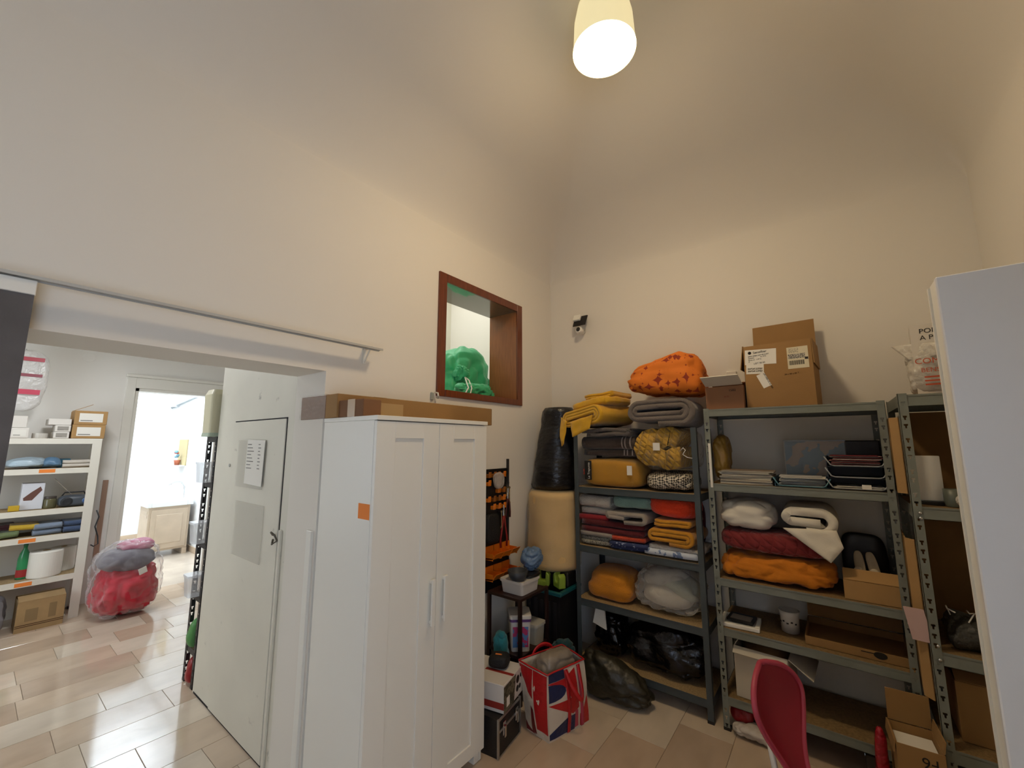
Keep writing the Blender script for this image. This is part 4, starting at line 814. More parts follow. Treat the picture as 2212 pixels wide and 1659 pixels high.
big = carton('carton', 'tall open cardboard carton with shipping labels on the grey shelving', (-0.222, 3.27, 1.980), (0.375, 0.33, 0.415), [('b', 0.20, 96), ('l', 0.16, 262), ('r', 0.16, 269)], R(-4))
yF = -0.165
L1 = plate('shipping_label', -0.180, 0.000, 0.285, 0.385, yF - 0.0005, PAPER, big, 0.06)
L1b = plate('shipping_label', -0.177, -0.075, 0.225, 0.30, yF - 0.0004, PAPER, big, 0.06)
MB().lathe([(0.010, 0), (0.010, 0.0006)], 16).build('logo', INK, big).matrix_local = Matrix.Translation((-0.150, yF - 0.0022, 0.368)) @ Matrix.Rotation(R(90), 4, 'X')
text('lettering', 'Sensilbar', 0.022, INK, big, face_y(-0.130, yF - 0.0022, 0.360, -0.06 + 0.10))
for i, (tx, xx, zz, sz) in enumerate((('BPSD 28/BA 3347 8012 377', -0.160, 0.340, 0.0105), ('Quantity', -0.160, 0.328, 0.010), ('Nr 7713', -0.09, 0.332, 0.010), ('Gross wt   1,58 kg', -0.160, 0.315, 0.010), ('IT', -0.160, 0.303, 0.010), ('LOT 90 01', -0.130, 0.288, 0.015))):
    text('fine_print', tx, sz, INK, big, face_y(xx, yF - 0.0022, zz, 0.06))
for k in range(2): plate('fine_print', -0.170, -0.083, 0.238 + 0.016 * k, 0.249 + 0.016 * k, yF - 0.0014, pattern('fine_text', '#4A4642', '#C9C4B8', 'noise', 230, thr=0.5), big, 0.06)
L2 = plate('courier_label', 0.058, 0.168, 0.235, 0.372, yF - 0.0005, mat('label_cream', '#D8CFB4', 0.7), big, 0.0)
for k in range(22):
    wv = 0.0012 + 0.0016 * ((k * 7) % 3) / 2; plate('barcode_bar', 0.066 + k * 0.0037, 0.066 + k * 0.0037 + wv, 0.258, 0.286, yF - 0.0014, INK, big, 0.0, 0.0006)
plate('fine_print', 0.063, 0.152, 0.298, 0.328, yF - 0.0014, pattern('fine_text', '#4A4642', '#C9C4B8', 'noise', 230, thr=0.5), big, 0.0, 0.0006)
plate('fine_print', 0.066, 0.12, 0.336, 0.366, yF - 0.0014, pattern('fine_text2', '#8B8576', '#D2C9B0', 'noise', 230, thr=0.45), big, 0.0, 0.0006)
plate('black_square', 0.149, 0.166, 0.288, 0.302, yF - 0.0014, INK, big, 0.0, 0.0006)
L3 = plate('small_label', -0.105, -0.055, 0.13, 0.225, yF - 0.0005, PAPER, big, -0.40)
text('lettering', 'LM 1508 CE 12 NO', 0.0135, INK, big, face_y(-0.082, yF - 0.0022, 0.222, R(-90) + 0.40))
text('stamp', '38 x 38 x 42 T', 0.013, mat('stamp_ink', '#4A2F18', 0.9), big, face_y(0.035, yF - 0.0012, 0.198, 0.06))
sm = carton('carton', 'small brown carton with a white lid flap beside the tall open carton', (-0.545, 3.21, 1.980), (0.235, 0.24, 0.155), [('f', 0.13, 158, mat('white_card', '#DAD3C3', 0.7)), ('b', 0.10, 20)], R(-3), m=mat('cardboard_pinkish', '#94694A', 0.85, var=0.1))
text('stamp', '1582', 0.022, INK, sm, face_y(0.03, -0.1212, 0.118))
text('stamp', 'H 71', 0.016, mat('stamp_red', '#7A2E1E', 0.9), sm, face_y(0.0, -0.1212, 0.078))
# green edge of a folder jammed between the two cartons
MB().box((-0.4225, 3.12, 1.9805), (-0.4165, 3.34, 2.255)).solo('folder', 'dark green folder standing between the two top cartons', 'folder', mat('dark_green_card', '#2A3A30', 0.6))
# wall anchor block on the plaster above
MB().box((-0.60, 3.505, 2.19), (-0.53, 3.5295, 2.30)).solo('junction_box', 'small plaster coloured junction box on the wall above the cartons', 'box', PLASTER, bev=0.004)
# -- papers shelf
Z2 = 1.4885
rn = random.Random(9); z = Z2
mags = []
for k in range(9):
    th = rn.uniform(0.006, 0.014); dx, dy, rz = rn.uniform(-0.012, 0.012), rn.uniform(-0.015, 0.01), rn.uniform(-0.06, 0.06)
    o = thing('magazine', ['magazine at the very bottom of the paper stack', 'second magazine from the bottom of the paper stack', 'third magazine from the bottom of the paper stack', 'fourth magazine from the bottom of the paper stack', 'middle magazine of the paper stack', 'fourth magazine from the top of the paper stack', 'third magazine from the top of the paper stack', 'second magazine from the top of the paper stack', 'topmost white magazine of the paper stack'][k], 'magazine', (-0.462 + dx, 3.20 + dy, z), rz, 'magazines stacked on the grey shelving')
    MB().box((-0.148, -0.105, 0.0008), (0.146, 0.105, th - 0.0008)).build('pages', mat('page_edges', '#BFB9A6', 0.9, var=0.15, vscale=60, stretch=(1, 1, 30)), o)
    MB().box((-0.15, -0.107, 0), (0.15, 0.107, 0.0008)).box((-0.15, -0.107, th - 0.0008), (0.15, 0.107, th)).build('cover', [PAPER, mat('cover_grey', '#A9A59A', 0.5), mat('cover_brown', '#8C7A66', 0.5)][k % 3], o)
    z += th + 0.0006
BTRAY = mat('petrol_blue_plastic', '#1F4A5C', 0.4); DTRAY = mat('dark_tray_plastic', '#1B2230', 0.4); TRIM = mat('tray_rim', '#8C9298', 0.35)
def tray(name, lab, c, w_, d, h, m, rim, group=None, rz=0.0):
    o = thing(name, lab, 'letter tray', c, rz, group)
    MB().box((-w_ / 2, -d / 2, 0), (w_ / 2, d / 2, 0.003)).build('base', m, o)
    MB().box((-w_ / 2, -d / 2, 0.003), (-w_ / 2 + 0.004, d / 2, h)).build('side', m, o); MB().box((w_ / 2 - 0.004, -d / 2, 0.003), (w_ / 2, d / 2, h)).build('side', m, o)
    MB().box((-w_ / 2, d / 2 - 0.004, 0.003), (w_ / 2, d / 2, h)).build('back', m, o)
    MB().tube([(-w_ / 2 - 0.008, -d / 2 - 0.002, h), (-w_ / 2 + 0.018, -d / 2 - 0.004, 0.012), (-w_ / 2 + 0.035, -d / 2 - 0.005, 0.006), (w_ / 2 - 0.035, -d / 2 - 0.005, 0.006), (w_ / 2 - 0.018, -d / 2 - 0.004, 0.012), (w_ / 2 + 0.008, -d / 2 - 0.002, h)], 0.004, 6).build('front_rim', rim, o, smooth=True)
    return o
def sheets(label, c, w_, d, n, m, rz=0.0, seed=1, name='paper_pile'):
    o = thing(name, label, 'papers', c, rz); r_ = random.Random(seed)
    for k in range(n):
        q = MB().box((-w_ / 2, -d / 2, 0), (w_ / 2, d / 2, 0.0018)).build('sheet', m[k % len(m)], o); q.location = (r_.uniform(-0.012, 0.012), r_.uniform(-0.02, 0.01), k * 0.0042); q.rotation_euler = (0, 0, r_.uniform(-0.09, 0.09))
    return o
t1 = tray('letter_tray', 'petrol blue letter tray heaped with papers beside the magazines', (-0.165, 3.20, Z2), 0.27, 0.26, 0.055, BTRAY, mat('blue_rim', '#4C7C8C', 0.4))
sheets('loose white papers heaped in the petrol blue tray', (-0.165, 3.195, Z2 + 0.0035), 0.22, 0.22, 14, [PAPER, mat('paper_grey', '#BDBDBE', 0.8), mat('paper_blueish', '#A8B2BC', 0.8)], 0.05, 3)
for k, lab in enumerate(('bottom dark letter tray of the stack of three', 'middle dark letter tray of the stack of three', 'top dark letter tray filled with pink papers')):
    tray('letter_tray', lab, (0.098, 3.19, Z2 + 0.0005 + k * 0.0635), 0.265, 0.24, 0.058, DTRAY, TRIM, 'stacked dark letter trays')
sheets('pink and white papers overflowing the top dark tray', (0.098, 3.19, Z2 + 0.1315), 0.215, 0.20, 15, [PAPER, mat('paper_pink', '#C79A96', 0.8), mat('paper_redfolder', '#7A1F28', 0.6)], 0.02, 5)
sheets('few white papers lying in the bottom dark tray', (0.098, 3.19, Z2 + 0.0045), 0.21, 0.22, 4, [PAPER], 0.0, 6)
MB().box((0.115, 3.058, Z2 + 0.008), (0.155, 3.062, Z2 + 0.032)).solo('index_tab', 'pale label tab on the front of the bottom dark tray', 'tab', PAPER)
pc = thing('picture_folder', 'clear plastic folder with a faded sky picture leaning behind the trays', 'folder', (-0.105, 3.38, Z2), 0)
MB().box((-0.15, -0.004, 0), (0.17, 0.0, 0.275)).build('picture', pattern('sky_print', '#6C7F8F', '#A48E7E', 'noise', 9, rough=0.5, thr=0.52), pc)
MB().box((-0.155, -0.007, 0), (0.175, -0.0045, 0.28)).build('clear_cover', film('folder_clear', '#DCE4E8', alpha=0.10, bump=(4, 0.1)), pc)
MB().box((-0.155, -0.009, 0.276), (0.175, -0.003, 0.284)).build('edge', TRIM, pc)
MB().box((-0.02, 3.41, Z2), (0.236, 3.43, Z2 + 0.28)).solo('document_case', 'black flat document case standing at the back of the papers shelf', 'case', BLACKP, bev=0.006)
# -- bedding shelf
Z4 = 0.895
cloth('duvet', 'orange duvet forming the lowest layer of the bedding shelf', 'duvet', soft(0.62, 0.38, 0.165, k=3.0, kb=5, seed=70, amp=0.012, freq=6, ridge=0.3, n=32, wr=(0.016, 5.5, (1.6, 1, 0.8))), fabric('orange_duvet', '#D07A10', b=0.1, sheen=0.1), (-0.345, 3.25, Z4 + 0.001))
cloth('quilt', 'dark red stitched quilt sandwiched between orange and white bedding', 'quilt', soft(0.61, 0.37, 0.135, k=3.6, kb=4, seed=71, amp=0.010, n=24, wr=(0.006, 4, (1, 1, 1.5))), quilt('dark_red_quilt', '#761418', 50, 0.45), (-0.345, 3.255, Z4 + 0.168))
def fold1(q):
    q = q.copy(); q.z -= 0.010 * math.exp(-((q.y + 0.14) / 0.06) ** 2); return q
cloth('pillow', 'plump white pillow at the post end of the bedding shelf', 'pillow', soft(0.33, 0.37, 0.19, k=2.8, kb=3.5, seed=72, amp=0.010, ridge=0.3, n=30, wr=(0.012, 5, (0.7, 1, 1.6))), WDUV, (-0.480, 3.255, Z4 + 0.304))
wd2 = thing('rolled_duvet', 'white duvet rolled up with a loose hanging corner', 'duvet', (-0.150, 3.255, Z4 + 0.304))
cloth('roll', None, None, ribbon(spiral(0.33, 0.20, 0.056, 0.35), 0.055, 0.36, 'y', seed=73, amp=0.016, freq=12, m=20), WDUV, (-0.01, 0, 0.0), parent=wd2)
cloth('loose_corner', None, None, drape([(-0.13, -0.195, 0.045), (0.13, -0.195, 0.06), (0.155, -0.215, -0.03), (0.09, -0.235, -0.115)], th=0.028, amp=0.010, seed=74), WDUV, (0, 0, 0), parent=wd2)
# -- carton with slippers at the end of the bedding shelf
sc_ = carton('carton', 'low open carton holding pale slippers at the end of the bedding shelf', (0.108, 3.20, Z4), (0.245, 0.26, 0.10), [('f', 0.09, 28)], 0.0, m=CARD2)
for k, (xx, lab) in enumerate(((0.075, 'pale slipper in the carton nearer the quilts'), (0.135, 'pale slipper in the carton nearer the cardboard'))):
    t = thing('slipper', lab, 'slipper', (xx, 3.25, Z4 + 0.125)); t.rotation_euler = (R(68), R(-12), R(-20 + 14 * k))
    cloth('sole', None, None, soft(0.05, 0.21, 0.018, k=3, seed=80 + k, amp=0.002), mat('slipper_sole', '#B7A78C', 0.8), (0, 0, 0), parent=t)
    cloth('upper', None, None, soft(0.05, 0.09, 0.04, k=2.6, seed=82 + k, amp=0.003), mat('slipper_upper', '#C9BCA4', 0.9), (0, -0.035, 0.012), parent=t)
cloth('handbag', 'black leather handbag in the dark behind the slippers', 'bag', soft(0.22, 0.06, 0.30, k=3.5, seed=84, amp=0.008), BLACKP, (0.10, 3.415, Z4 + 0.002))
# -- mug shelf
Z5 = 0.597
fr_ = thing('framed_picture', 'white picture frame lying flat on the shelf beside the mug', 'frame', (-0.565, 3.17, Z5), R(4))
MB().box((-0.11, -0.10, 0), (0.11, -0.075, 0.022)).box((-0.11, 0.075, 0), (0.11, 0.10, 0.022)).box((-0.11, -0.075, 0), (-0.085, 0.075, 0.022)).box((0.085, -0.075, 0), (0.11, 0.075, 0.022)).build('frame', WHITE, fr_, bev=0.002)
MB().box((-0.085, -0.075, 0), (0.085, 0.075, 0.012)).build('insert', PAPER, fr_)
fr2 = thing('framed_picture', 'smaller black edged frame lying on the white picture frame', 'frame', (-0.560, 3.18, Z5 + 0.0225), R(-3))
MB().box((-0.075, -0.065, 0), (0.075, -0.050, 0.014)).box((-0.075, 0.050, 0), (0.075, 0.065, 0.014)).box((-0.075, -0.05, 0), (-0.06, 0.05, 0.014)).box((0.06, -0.05, 0), (0.075, 0.05, 0.014)).build('frame', BLACKP, fr2)
MB().box((-0.06, -0.05, 0), (0.06, 0.05, 0.010)).build('insert', mat('insert_grey', '#A9A49B', 0.6), fr2)
mg = thing('mug', 'white handleless mug with small dark print on the shelf', 'mug', (-0.30, 3.22, Z5))
MB().lathe([(0.0, 0.006), (0.040, 0.006), (0.048, 0.006), (0.050, 0.10), (0.056, 0.128), (0.052, 0.129), (0.044, 0.10), (0.040, 0.012), (0.0, 0.010)], 32, cap=False).lathe([(0.036, 0), (0.040, 0.007)], 32).build('cup', mat('glazed_white', '#C9C4BA', 0.25), mg, smooth=True)
for a in range(-2, 3):
    q = R(-100 + a * 26); MB().box((-0.006, -0.0006, -0.004), (0.006, 0.0006, 0.004)).build('print', INK, mg).matrix_local = Matrix.Translation((math.cos(q) * 0.0497, math.sin(q) * 0.0497, 0.062 + 0.008 * (a % 2))) @ Matrix.Rotation(q + math.pi / 2, 4, 'Z')
lc = carton('carton', 'long shallow cardboard tray with a hand hole on the mug shelf', (0.01, 3.275, Z5), (0.46, 0.36, 0.045), [('b', 0.10, 100)], 0.0, m=CARD)
MB().lathe([(0.028, 0), (0.028, 0.0012)], 24, sy=0.62).build('hand_hole', DARKGAP, lc).matrix_local = Matrix.Translation((0.10, -0.1803, 0.028)) @ Matrix.Rotation(R(90), 4, 'X')
MB().box((0.02, -0.1815, 0.030), (0.075, -0.1801, 0.034)).build('slit', DARKGAP, lc)
# -- lowest shelf
wb_ = carton('carton', 'white fronted open carton on the lowest grey shelf', (-0.45, 3.23, 0.197), (0.29, 0.30, 0.285), [('f', 0.05, 215), ('r', 0.14, 215), ('b', 0.055, 60), ('l', 0.05, 60)], R(-3), m=mat('carton_white', '#C4BCAC', 0.8, var=0.06))
cloth('packing_paper', 'brown packing paper crumpled inside the white fronted carton', 'paper', soft(0.24, 0.24, 0.12, k=2.5, seed=85, amp=0.02, ridge=1.0), CARDIN, (-0.45, 3.24, 0.36))
# -- floor under the grey unit
fbg = thing('plastic_bag', 'white and red crumpled plastic bag on the floor under the grey unit', 'bag', (-0.475, 3.07, 0.001))
WBAG = mat('white_bag_plastic', '#BDB4AA', 0.4, bump=(22, 0.6)); RBAG = mat('red_bag_plastic', '#94161C', 0.35, bump=(22, 0.6))
cloth('bag_body', None, None, soft(0.33, 0.16, 0.075, k=2.4, kb=4, seed=86, amp=0.012, ridge=0.5, n=30, wr=(0.014, 10, (1, 1, 1))), WBAG, (0, 0, 0), (0, 0, 0.12), parent=fbg)
cloth('red_part', None, None, soft(0.16, 0.10, 0.08, k=2.4, seed=87, amp=0.02, ridge=0.9), RBAG, (0.07, 0.03, 0.035), (0, 0.2, 0.3), parent=fbg)
cloth('red_part', None, None, soft(0.12, 0.09, 0.08, k=2.4, seed=88, amp=0.02, ridge=0.9), RBAG, (-0.10, 0.05, 0.04), (0, -0.2, -0.2), parent=fbg)
# ================================================================== THIRD UNIT
pb_ = thing('pump_box', 'white boxed pressure pump poking out of a bag on top of the shelving', 'box', (0.50, 3.14, 2.000), R(-6))
MB().box((-0.10, -0.10, 0), (0.14, 0.10, 0.385)).build('carton', mat('pump_carton', '#CFC8BC', 0.6), pb_)
text('lettering', 'POMPA', 0.036, INK, pb_, face_y(-0.065, -0.1012, 0.335)); text('lettering', 'A PRESSIONE', 0.036, INK, pb_, face_y(-0.065, -0.1012, 0.298))
cloth('plastic_bag', 'thin white carrier bag with red lettering around the pump box', 'bag', None or soft(0.285, 0.25, 0.30, k=3.6, kb=6, seed=90, amp=0.010, ridge=0.4, n=28, wr=(0.014, 8, (1.4, 1, 0.7))), film('carrier_bag', '#D8D2C6', alpha=0.62, rough=0.35, bump=(24, 0.6)), (0.512, 3.14, 2.000), (0, 0, R(-6)))
cbg = [o for o in COL.objects if o.get('label', '').startswith('thin white carrier')][0]
text('lettering', 'COMED', 0.042, mat('bag_red_ink', '#B4471F', 0.6), cbg, face_y(-0.11, -0.142, 0.165)); text('lettering', 'BENS', 0.032, mat('bag_red_ink', '#B4471F', 0.6), cbg, face_y(-0.09, -0.142, 0.120))
for k in range(3): MB().box((-0.08, -0.143, 0.05 + k * 0.02), (0.02, -0.1422, 0.058 + k * 0.02)).build('print_line', mat('bag_red_ink', '#B4471F', 0.6), cbg)
cloth('bag_handle', None, None, drape([(-0.20, -0.02, 0.30), (0.0, -0.13, 0.27), (-0.02, -0.135, 0.20), (-0.13, -0.08, 0.20)], th=0.004, amp=0.012, seed=91), film('carrier_bag', '#D8D2C6', alpha=0.62), (0, 0, 0), parent=cbg)
def sheet_L(lab, z0, z1, x0=0.2665, x1=0.2905, yf=2.985):
    b = MB().prism([(x0 - 0.012, yf), (x1 - 0.004, yf - 0.035), (x1, yf - 0.031), (x0 - 0.006, yf + 0.006), (x0 + 0.012, yf + 0.45), (x0 + 0.007, yf + 0.45)], 'z', z0, z1)
    return b.solo('cardboard_sheet', lab, 'cardboard', CARD2)
sheet_L('upper cardboard sheet lining the gap between the grey units', 1.495, 1.885)
sheet_L('lower cardboard sheet lining the gap between the grey units', 0.53, 1.27)
MB().box((0.34, 3.40, 1.445), (0.76, 3.405, 1.93)).solo('cardboard_sheet', 'brown cardboard backing behind the white square on the half hidden unit', 'cardboard', CARDIN)
MB().box((0.34, 3.40, 0.78), (0.76, 3.405, 1.36)).solo('cardboard_sheet', 'brown cardboard backing low on the half hidden unit', 'cardboard', CARDIN)
wsq = thing('tablet_stand', 'upright white rounded panel behind the slotted post', 'panel', (0.395, 3.05, 1.4415))
MB().box((-0.08, -0.006, 0.015), (0.04, 0.006, 0.245)).build('panel', PAPER, wsq, bev=0.005, seg=2)
MB().box((-0.07, -0.04, 0), (0.03, 0.04, 0.015)).build('base', BLACKP, wsq)
MB().lathe([(0.03, 0), (0.036, 0.02), (0.036, 0.085), (0.031, 0.085), (0.028, 0.01)], 24, c=(0.455, 2.985, 1.4415), cap=False).solo('jar', 'grey green jar beside the slotted post', 'jar', mat('jar_grey', '#5E6459', 0.4), smooth=True)
cloth('cloth_bundle', 'cream cloth bundle on the edge of the half hidden shelf', 'cloth', soft(0.13, 0.12, 0.065, k=3, seed=92, amp=0.01), WHITET, (0.515, 2.985, 1.4415))
cloth('cable_bundle', 'dark tangle of plastic and cables on the half hidden lower shelf', 'bundle', soft(0.34, 0.30, 0.13, k=2.5, kb=4, seed=93, amp=0.03, ridge=1.0), mat('grey_tangle', '#3A3A36', 0.5, bump=(30, 0.8)), (0.54, 3.09, 0.7765))
for k in range(4):
    rn = random.Random(40 + k); P = [(0.40 + 0.05 * k + rn.uniform(-.03, .03), 3.0 + rn.uniform(-.06, .1), 0.90 + rn.uniform(0, 0.06)) for _ in range(4)]
    MB().tube(P, 0.003, 6).solo('wire', ['pale wire loop lying over the dark tangle', 'second pale wire curling over the dark tangle', 'thin pale wire at the back of the tangle', 'short pale wire on the cabinet end of the tangle'][k], 'wire', PAPER, smooth=True)
MB().prism([(0.0, 0), (0.072, -0.04), (0.072, -0.034), (0.004, 0.004)], 'z', 0.0, 0.15).build('pink_sheet', mat('pink_paper', '#C6A8A2', 0.8), None)
ps = [o for o in COL.objects if o.name == 'pink_sheet'][0]; ps.location = (0.235, 2.955, 0.79); ps.rotation_euler = (0, R(-8), 0); tag(ps, 'pale pink printed sheet on the lower cardboard lining', 'paper')
# lower shelves of third unit
carton('carton', 'brown carton on the lowest level of the half hidden unit', (0.55, 3.18, 0.362), (0.36, 0.34, 0.26), [('f', 0.14, 30), ('b', 0.14, 20)], 0.0, m=CARD)
# -- carton with handwritten code at the foot of the units
cF = carton('carton', 'brown open carton with an upside-down code standing at the foot of the units', (0.192, 2.885, 0.0), (0.165, 0.20, 0.375), [('b', 0.15, 84), ('l', 0.05, 262), ('r', 0.05, 100)], R(4), m=CARD)
text('lettering', 'F6', 0.062, INK, cF, face_y(0.060, -0.1008, 0.345, math.pi))
MB().box((-0.03, -0.1010, 0.17), (0.05, -0.1001, 0.25)).build('black_print', INK, cF)
MB().box((-0.074, -0.09, 0.30), (0.074, 0.09, 0.335)).solo('paper_ream', 'white paper filling the carton with the upside-down code', 'papers', PAPER)
pr = [o for o in COL.objects if o.name.startswith('paper_ream')][0]; pr.location = (0.192, 2.885, 0.30); pr.rotation_euler = (0, 0, R(4))
cloth('gift_wrap', 'crinkled red plastic hanging beside the carton at the foot of the units', 'plastic', soft(0.05, 0.06, 0.36, k=2.6, kb=4, seed=94, amp=0.012, ridge=1.0), mat('red_foil', '#9A1424', 0.25, bump=(30, 0.8)), (0.065, 2.90, 0.0))
# ================================================================== RED CHAIR
ch = thing('chair', 'red moulded plastic swivel chair in front of the shelving', 'chair', (-0.08, 2.07, 0), R(67))
REDP = mat('red_chair_plastic', '#8A1526', 0.45); REDE = mat('red_chair_edge', '#A83A4C', 0.45)
NB, MBk = 41, 15; vs = []; fs = []
for side in (0, 1):
    for j in range(NB):
        t = j / (NB - 1); z = 0.36 + 0.46 * t
        hw = 0.035 + 0.135 * math.sin(min(1.0, t * 1.25) * math.pi / 2) ** 2.6
        if t > 0.70: hw *= math.sqrt(max(0.03, 1 - ((t - 0.70) / 0.303) ** 2.4))
        for i in range(MBk):
            u = i / (MBk - 1) * 2 - 1; y = 0.10 + 0.15 * t - 0.02 + 0.05 * math.sin(t * 2.6) - 0.055 * u * u * (hw / 0.185)
            vs.append((u * hw, y + (0.014 if side else 0), z))
for j in range(NB - 1):
    for i in range(MBk - 1):
        a = j * MBk + i; fs.append((a, a + 1, a + MBk + 1, a + MBk)); o_ = NB * MBk; fs.append((o_ + a + MBk, o_ + a + MBk + 1, o_ + a + 1, o_ + a))
o_ = NB * MBk
for j in range(NB - 1):
    for i in (0, MBk - 1): a = j * MBk + i; fs.append((a, a + MBk, o_ + a + MBk, o_ + a) if i == 0 else (a + MBk, a, o_ + a, o_ + a + MBk))
for i in range(MBk - 1):
    fs.append((i + 1, i, o_ + i, o_ + i + 1)); a = (NB - 1) * MBk + i; fs.append((a, a + 1, o_ + a + 1, o_ + a))
b = MB(); b.add(vs, fs); b.build('backrest', REDP, ch, smooth=True)
rimP = []
for j in range(NB): rimP.append(vs[j * MBk])
rimP = [(p[0], p[1] + 0.007, p[2]) for p in rimP] + [(vs[(NB - 1) * MBk + i][0], vs[(NB - 1) * MBk + i][1] + 0.007, vs[(NB - 1) * MBk + i][2]) for i in range(MBk)] + [(vs[j * MBk + MBk - 1][0], vs[j * MBk + MBk - 1][1] + 0.007, vs[j * MBk + MBk - 1][2]) for j in reversed(range(NB))]
MB().tube(rimP, 0.011, 8, upv=(0, 1, 0)).build('back_rim', REDE, ch, smooth=True)
cloth('seat', None, None, soft(0.38, 0.38, 0.05, k=3.2, seed=95, amp=0.002), REDP, (0, -0.04, 0.41), parent=ch)
MB().tube([(0, 0.10, 0.395), (0, 0.22, 0.36), (0, 0.235, 0.40), (0, 0.255, 0.54)], 0.012, 10).build('back_support', mat('white_tube', '#CFCBC4', 0.3), ch, smooth=True)
MB().lathe([(0.03, 0.07), (0.03, 0.22), (0.018, 0.22), (0.018, 0.41)], 20).build('column', ALU, ch, smooth=True)
for k in range(5):
    a = R(72 * k + 20); MB().tube([(0, 0, 0.09), (0.24 * math.cos(a), 0.24 * math.sin(a), 0.055)], [0.02, 0.012], 8).build('base_leg', BLACKP, ch, smooth=True)
    MB().lathe([(0.022, -0.011), (0.024, 0.0), (0.022, 0.011)], 16).build('caster', BLACKP, ch).matrix_local = Matrix.Translation((0.245 * math.cos(a), 0.245 * math.sin(a), 0.024)) @ Matrix.Rotation(a + R(90), 4, 'Z') @ Matrix.Rotation(R(90), 4, 'X')
# ================================================================== PATTERNED SHOPPING BAG
bgp = (-1.50, 2.44, 0.0)
bag = thing('shopping_bag', 'big red white and blue patterned shopping bag standing on the floor', 'bag', bgp)
BW = mat('bag_white', '#CFC4B4', 0.45, bump=(35, 0.25)); BR = mat('bag_red', '#B3161C', 0.42, bump=(35, 0.25)); BB = mat('bag_blue', '#18244F', 0.42, bump=(35, 0.25)); BPK = mat('bag_pink', '#B83A52', 0.45)
q0 = [Vector(p) for p in ((-1.645, 2.30, 0.0), (-1.470, 2.275, 0.0), (-1.372, 2.60, 0.0), (-1.55, 2.63, 0.0))]
q1 = [Vector(p) for p in ((-1.700, 2.285, 0.385), (-1.475, 2.27, 0.37), (-1.375, 2.55, 0.385), (-1.57, 2.60, 0.40))]
def wallpt(k, u, v, off=0.0):
    a, b_, c, d = q0[k], q0[(k + 1) % 4], q1[(k + 1) % 4], q1[k]
    p = (a * (1 - u) + b_ * u) * (1 - v) + (d * (1 - u) + c * u) * v
    n = (b_ - a).cross(Vector((0, 0, 1))).normalized()
    p = p + n * (0.020 * math.sin(math.pi * u) * math.sin(math.pi * v) + 0.006 * nz((u * 2, v * 2, k), 2.0, 77) + off)
    return p - Vector(bgp)
for k in range(4):
    vs = []; fs = []; N = 14
    for s_ in (0, 1):
        for j in range(N + 1):
            for i in range(N + 1): vs.append(wallpt(k, i / N, j / N, -0.002 * s_))
    M_ = (N + 1) ** 2
    for j in range(N):
        for i in range(N):
            a = j * (N + 1) + i; fs.append((a, a + 1, a + N + 2, a + N + 1)); fs.append((M_ + a + N + 1, M_ + a + N + 2, M_ + a + 1, M_ + a))
    for i in range(N): a = N * (N + 1) + i; fs.append((a, a + 1, M_ + a + 1, M_ + a))
    b = MB(); b.add(vs, fs); b.build('panel', BW, bag, smooth=True)
MB().add([p - Vector(bgp) + Vector((0, 0, 0.002)) for p in q0], [(0, 1, 2, 3)]).build('base', BW, bag)
def patch(name, k, poly, m, off=0.0012, sub=7):
    """printed area on a bag wall: the (u,v) polygon finely cut so that it follows the wall"""
    bm = bmesh.new(); f = bm.faces.new([bm.verts.new((u, v, 0)) for u, v in poly])
    bmesh.ops.triangulate(bm, faces=[f]); bmesh.ops.subdivide_edges(bm, edges=bm.edges[:], cuts=4, use_grid_fill=True)
    vs = [tuple(wallpt(k, v.co.x, v.co.y, off)) for v in bm.verts]; bm.verts.index_update(); fs = [tuple(v.index for v in q.verts) for q in bm.faces]; bm.free()
    b = MB(); b.add(vs, fs); return b.build(name, m, bag, smooth=True)
# front long wall (k=1): near corner u=0
arc = lambda cx, cy, rx, ry, a0, a1, n=9: [(cx + rx * math.cos(R(a0 + (a1 - a0) * i / n)), cy + ry * math.sin(R(a0 + (a1 - a0) * i / n))) for i in range(n + 1)]
patch('print_patch', 1, [(0.03, 0.99), (0.42, 0.99), (0.42, 0.86), (0.03, 0.86)], BB)
patch('print_patch', 1, [(0.01, 0.855), (0.42, 0.855), (0.70, 0.95), (0.72, 0.35), (0.55, 0.30), (0.01, 0.53), (0.52, 0.55), (0.45, 0.70), (0.30, 0.78), (0.02, 0.84)], BR)
patch('print_patch', 1, arc(0.02, 0.70, 0.40, 0.13, 90, -90), BB, 0.0020)
patch('print_patch', 1, [(0.02, 0.03), (0.60, 0.03), (0.62, 0.28), (0.45, 0.28), (0.38, 0.18), (0.22, 0.125), (0.02, 0.11)], BB)
patch('print_patch', 1, [(0.74, 0.03), (0.98, 0.03), (0.98, 0.45), (0.86, 0.30), (0.74, 0.22)], BR)
patch('print_patch', 1, [(0.60, 0.05), (0.70, 0.05), (0.68, 0.33), (0.60, 0.33)], BPK, 0.0018)
# short wall turned to the camera's left (k=0)
patch('print_patch', 0, [(0.55, 0.13), (0.97, 0.10), (0.98, 0.97), (0.52, 0.97)], BR)
patch('print_patch', 0, [(0.02, 0.97), (0.50, 0.97), (0.48, 0.55), (0.30, 0.62), (0.10, 0.80)], BR)
patch('print_patch', 0, [(0.30, 0.04), (0.50, 0.04), (0.48, 0.40), (0.40, 0.45)], mat('bag_darkred', '#6E1218', 0.45))
patch('print_patch', 0, [(0.0, 0.02), (0.45, 0.02), (0.12, 0.10), (0.02, 0.16)], mat('bag_darkred', '#6E1218', 0.45))
patch('print_patch', 2, [(0.05, 0.98), (0.95, 0.98), (0.95, 0.80), (0.05, 0.85)], BB); patch('print_patch', 3, [(0.05, 0.98), (0.95, 0.98), (0.95, 0.6), (0.05, 0.55)], BR)
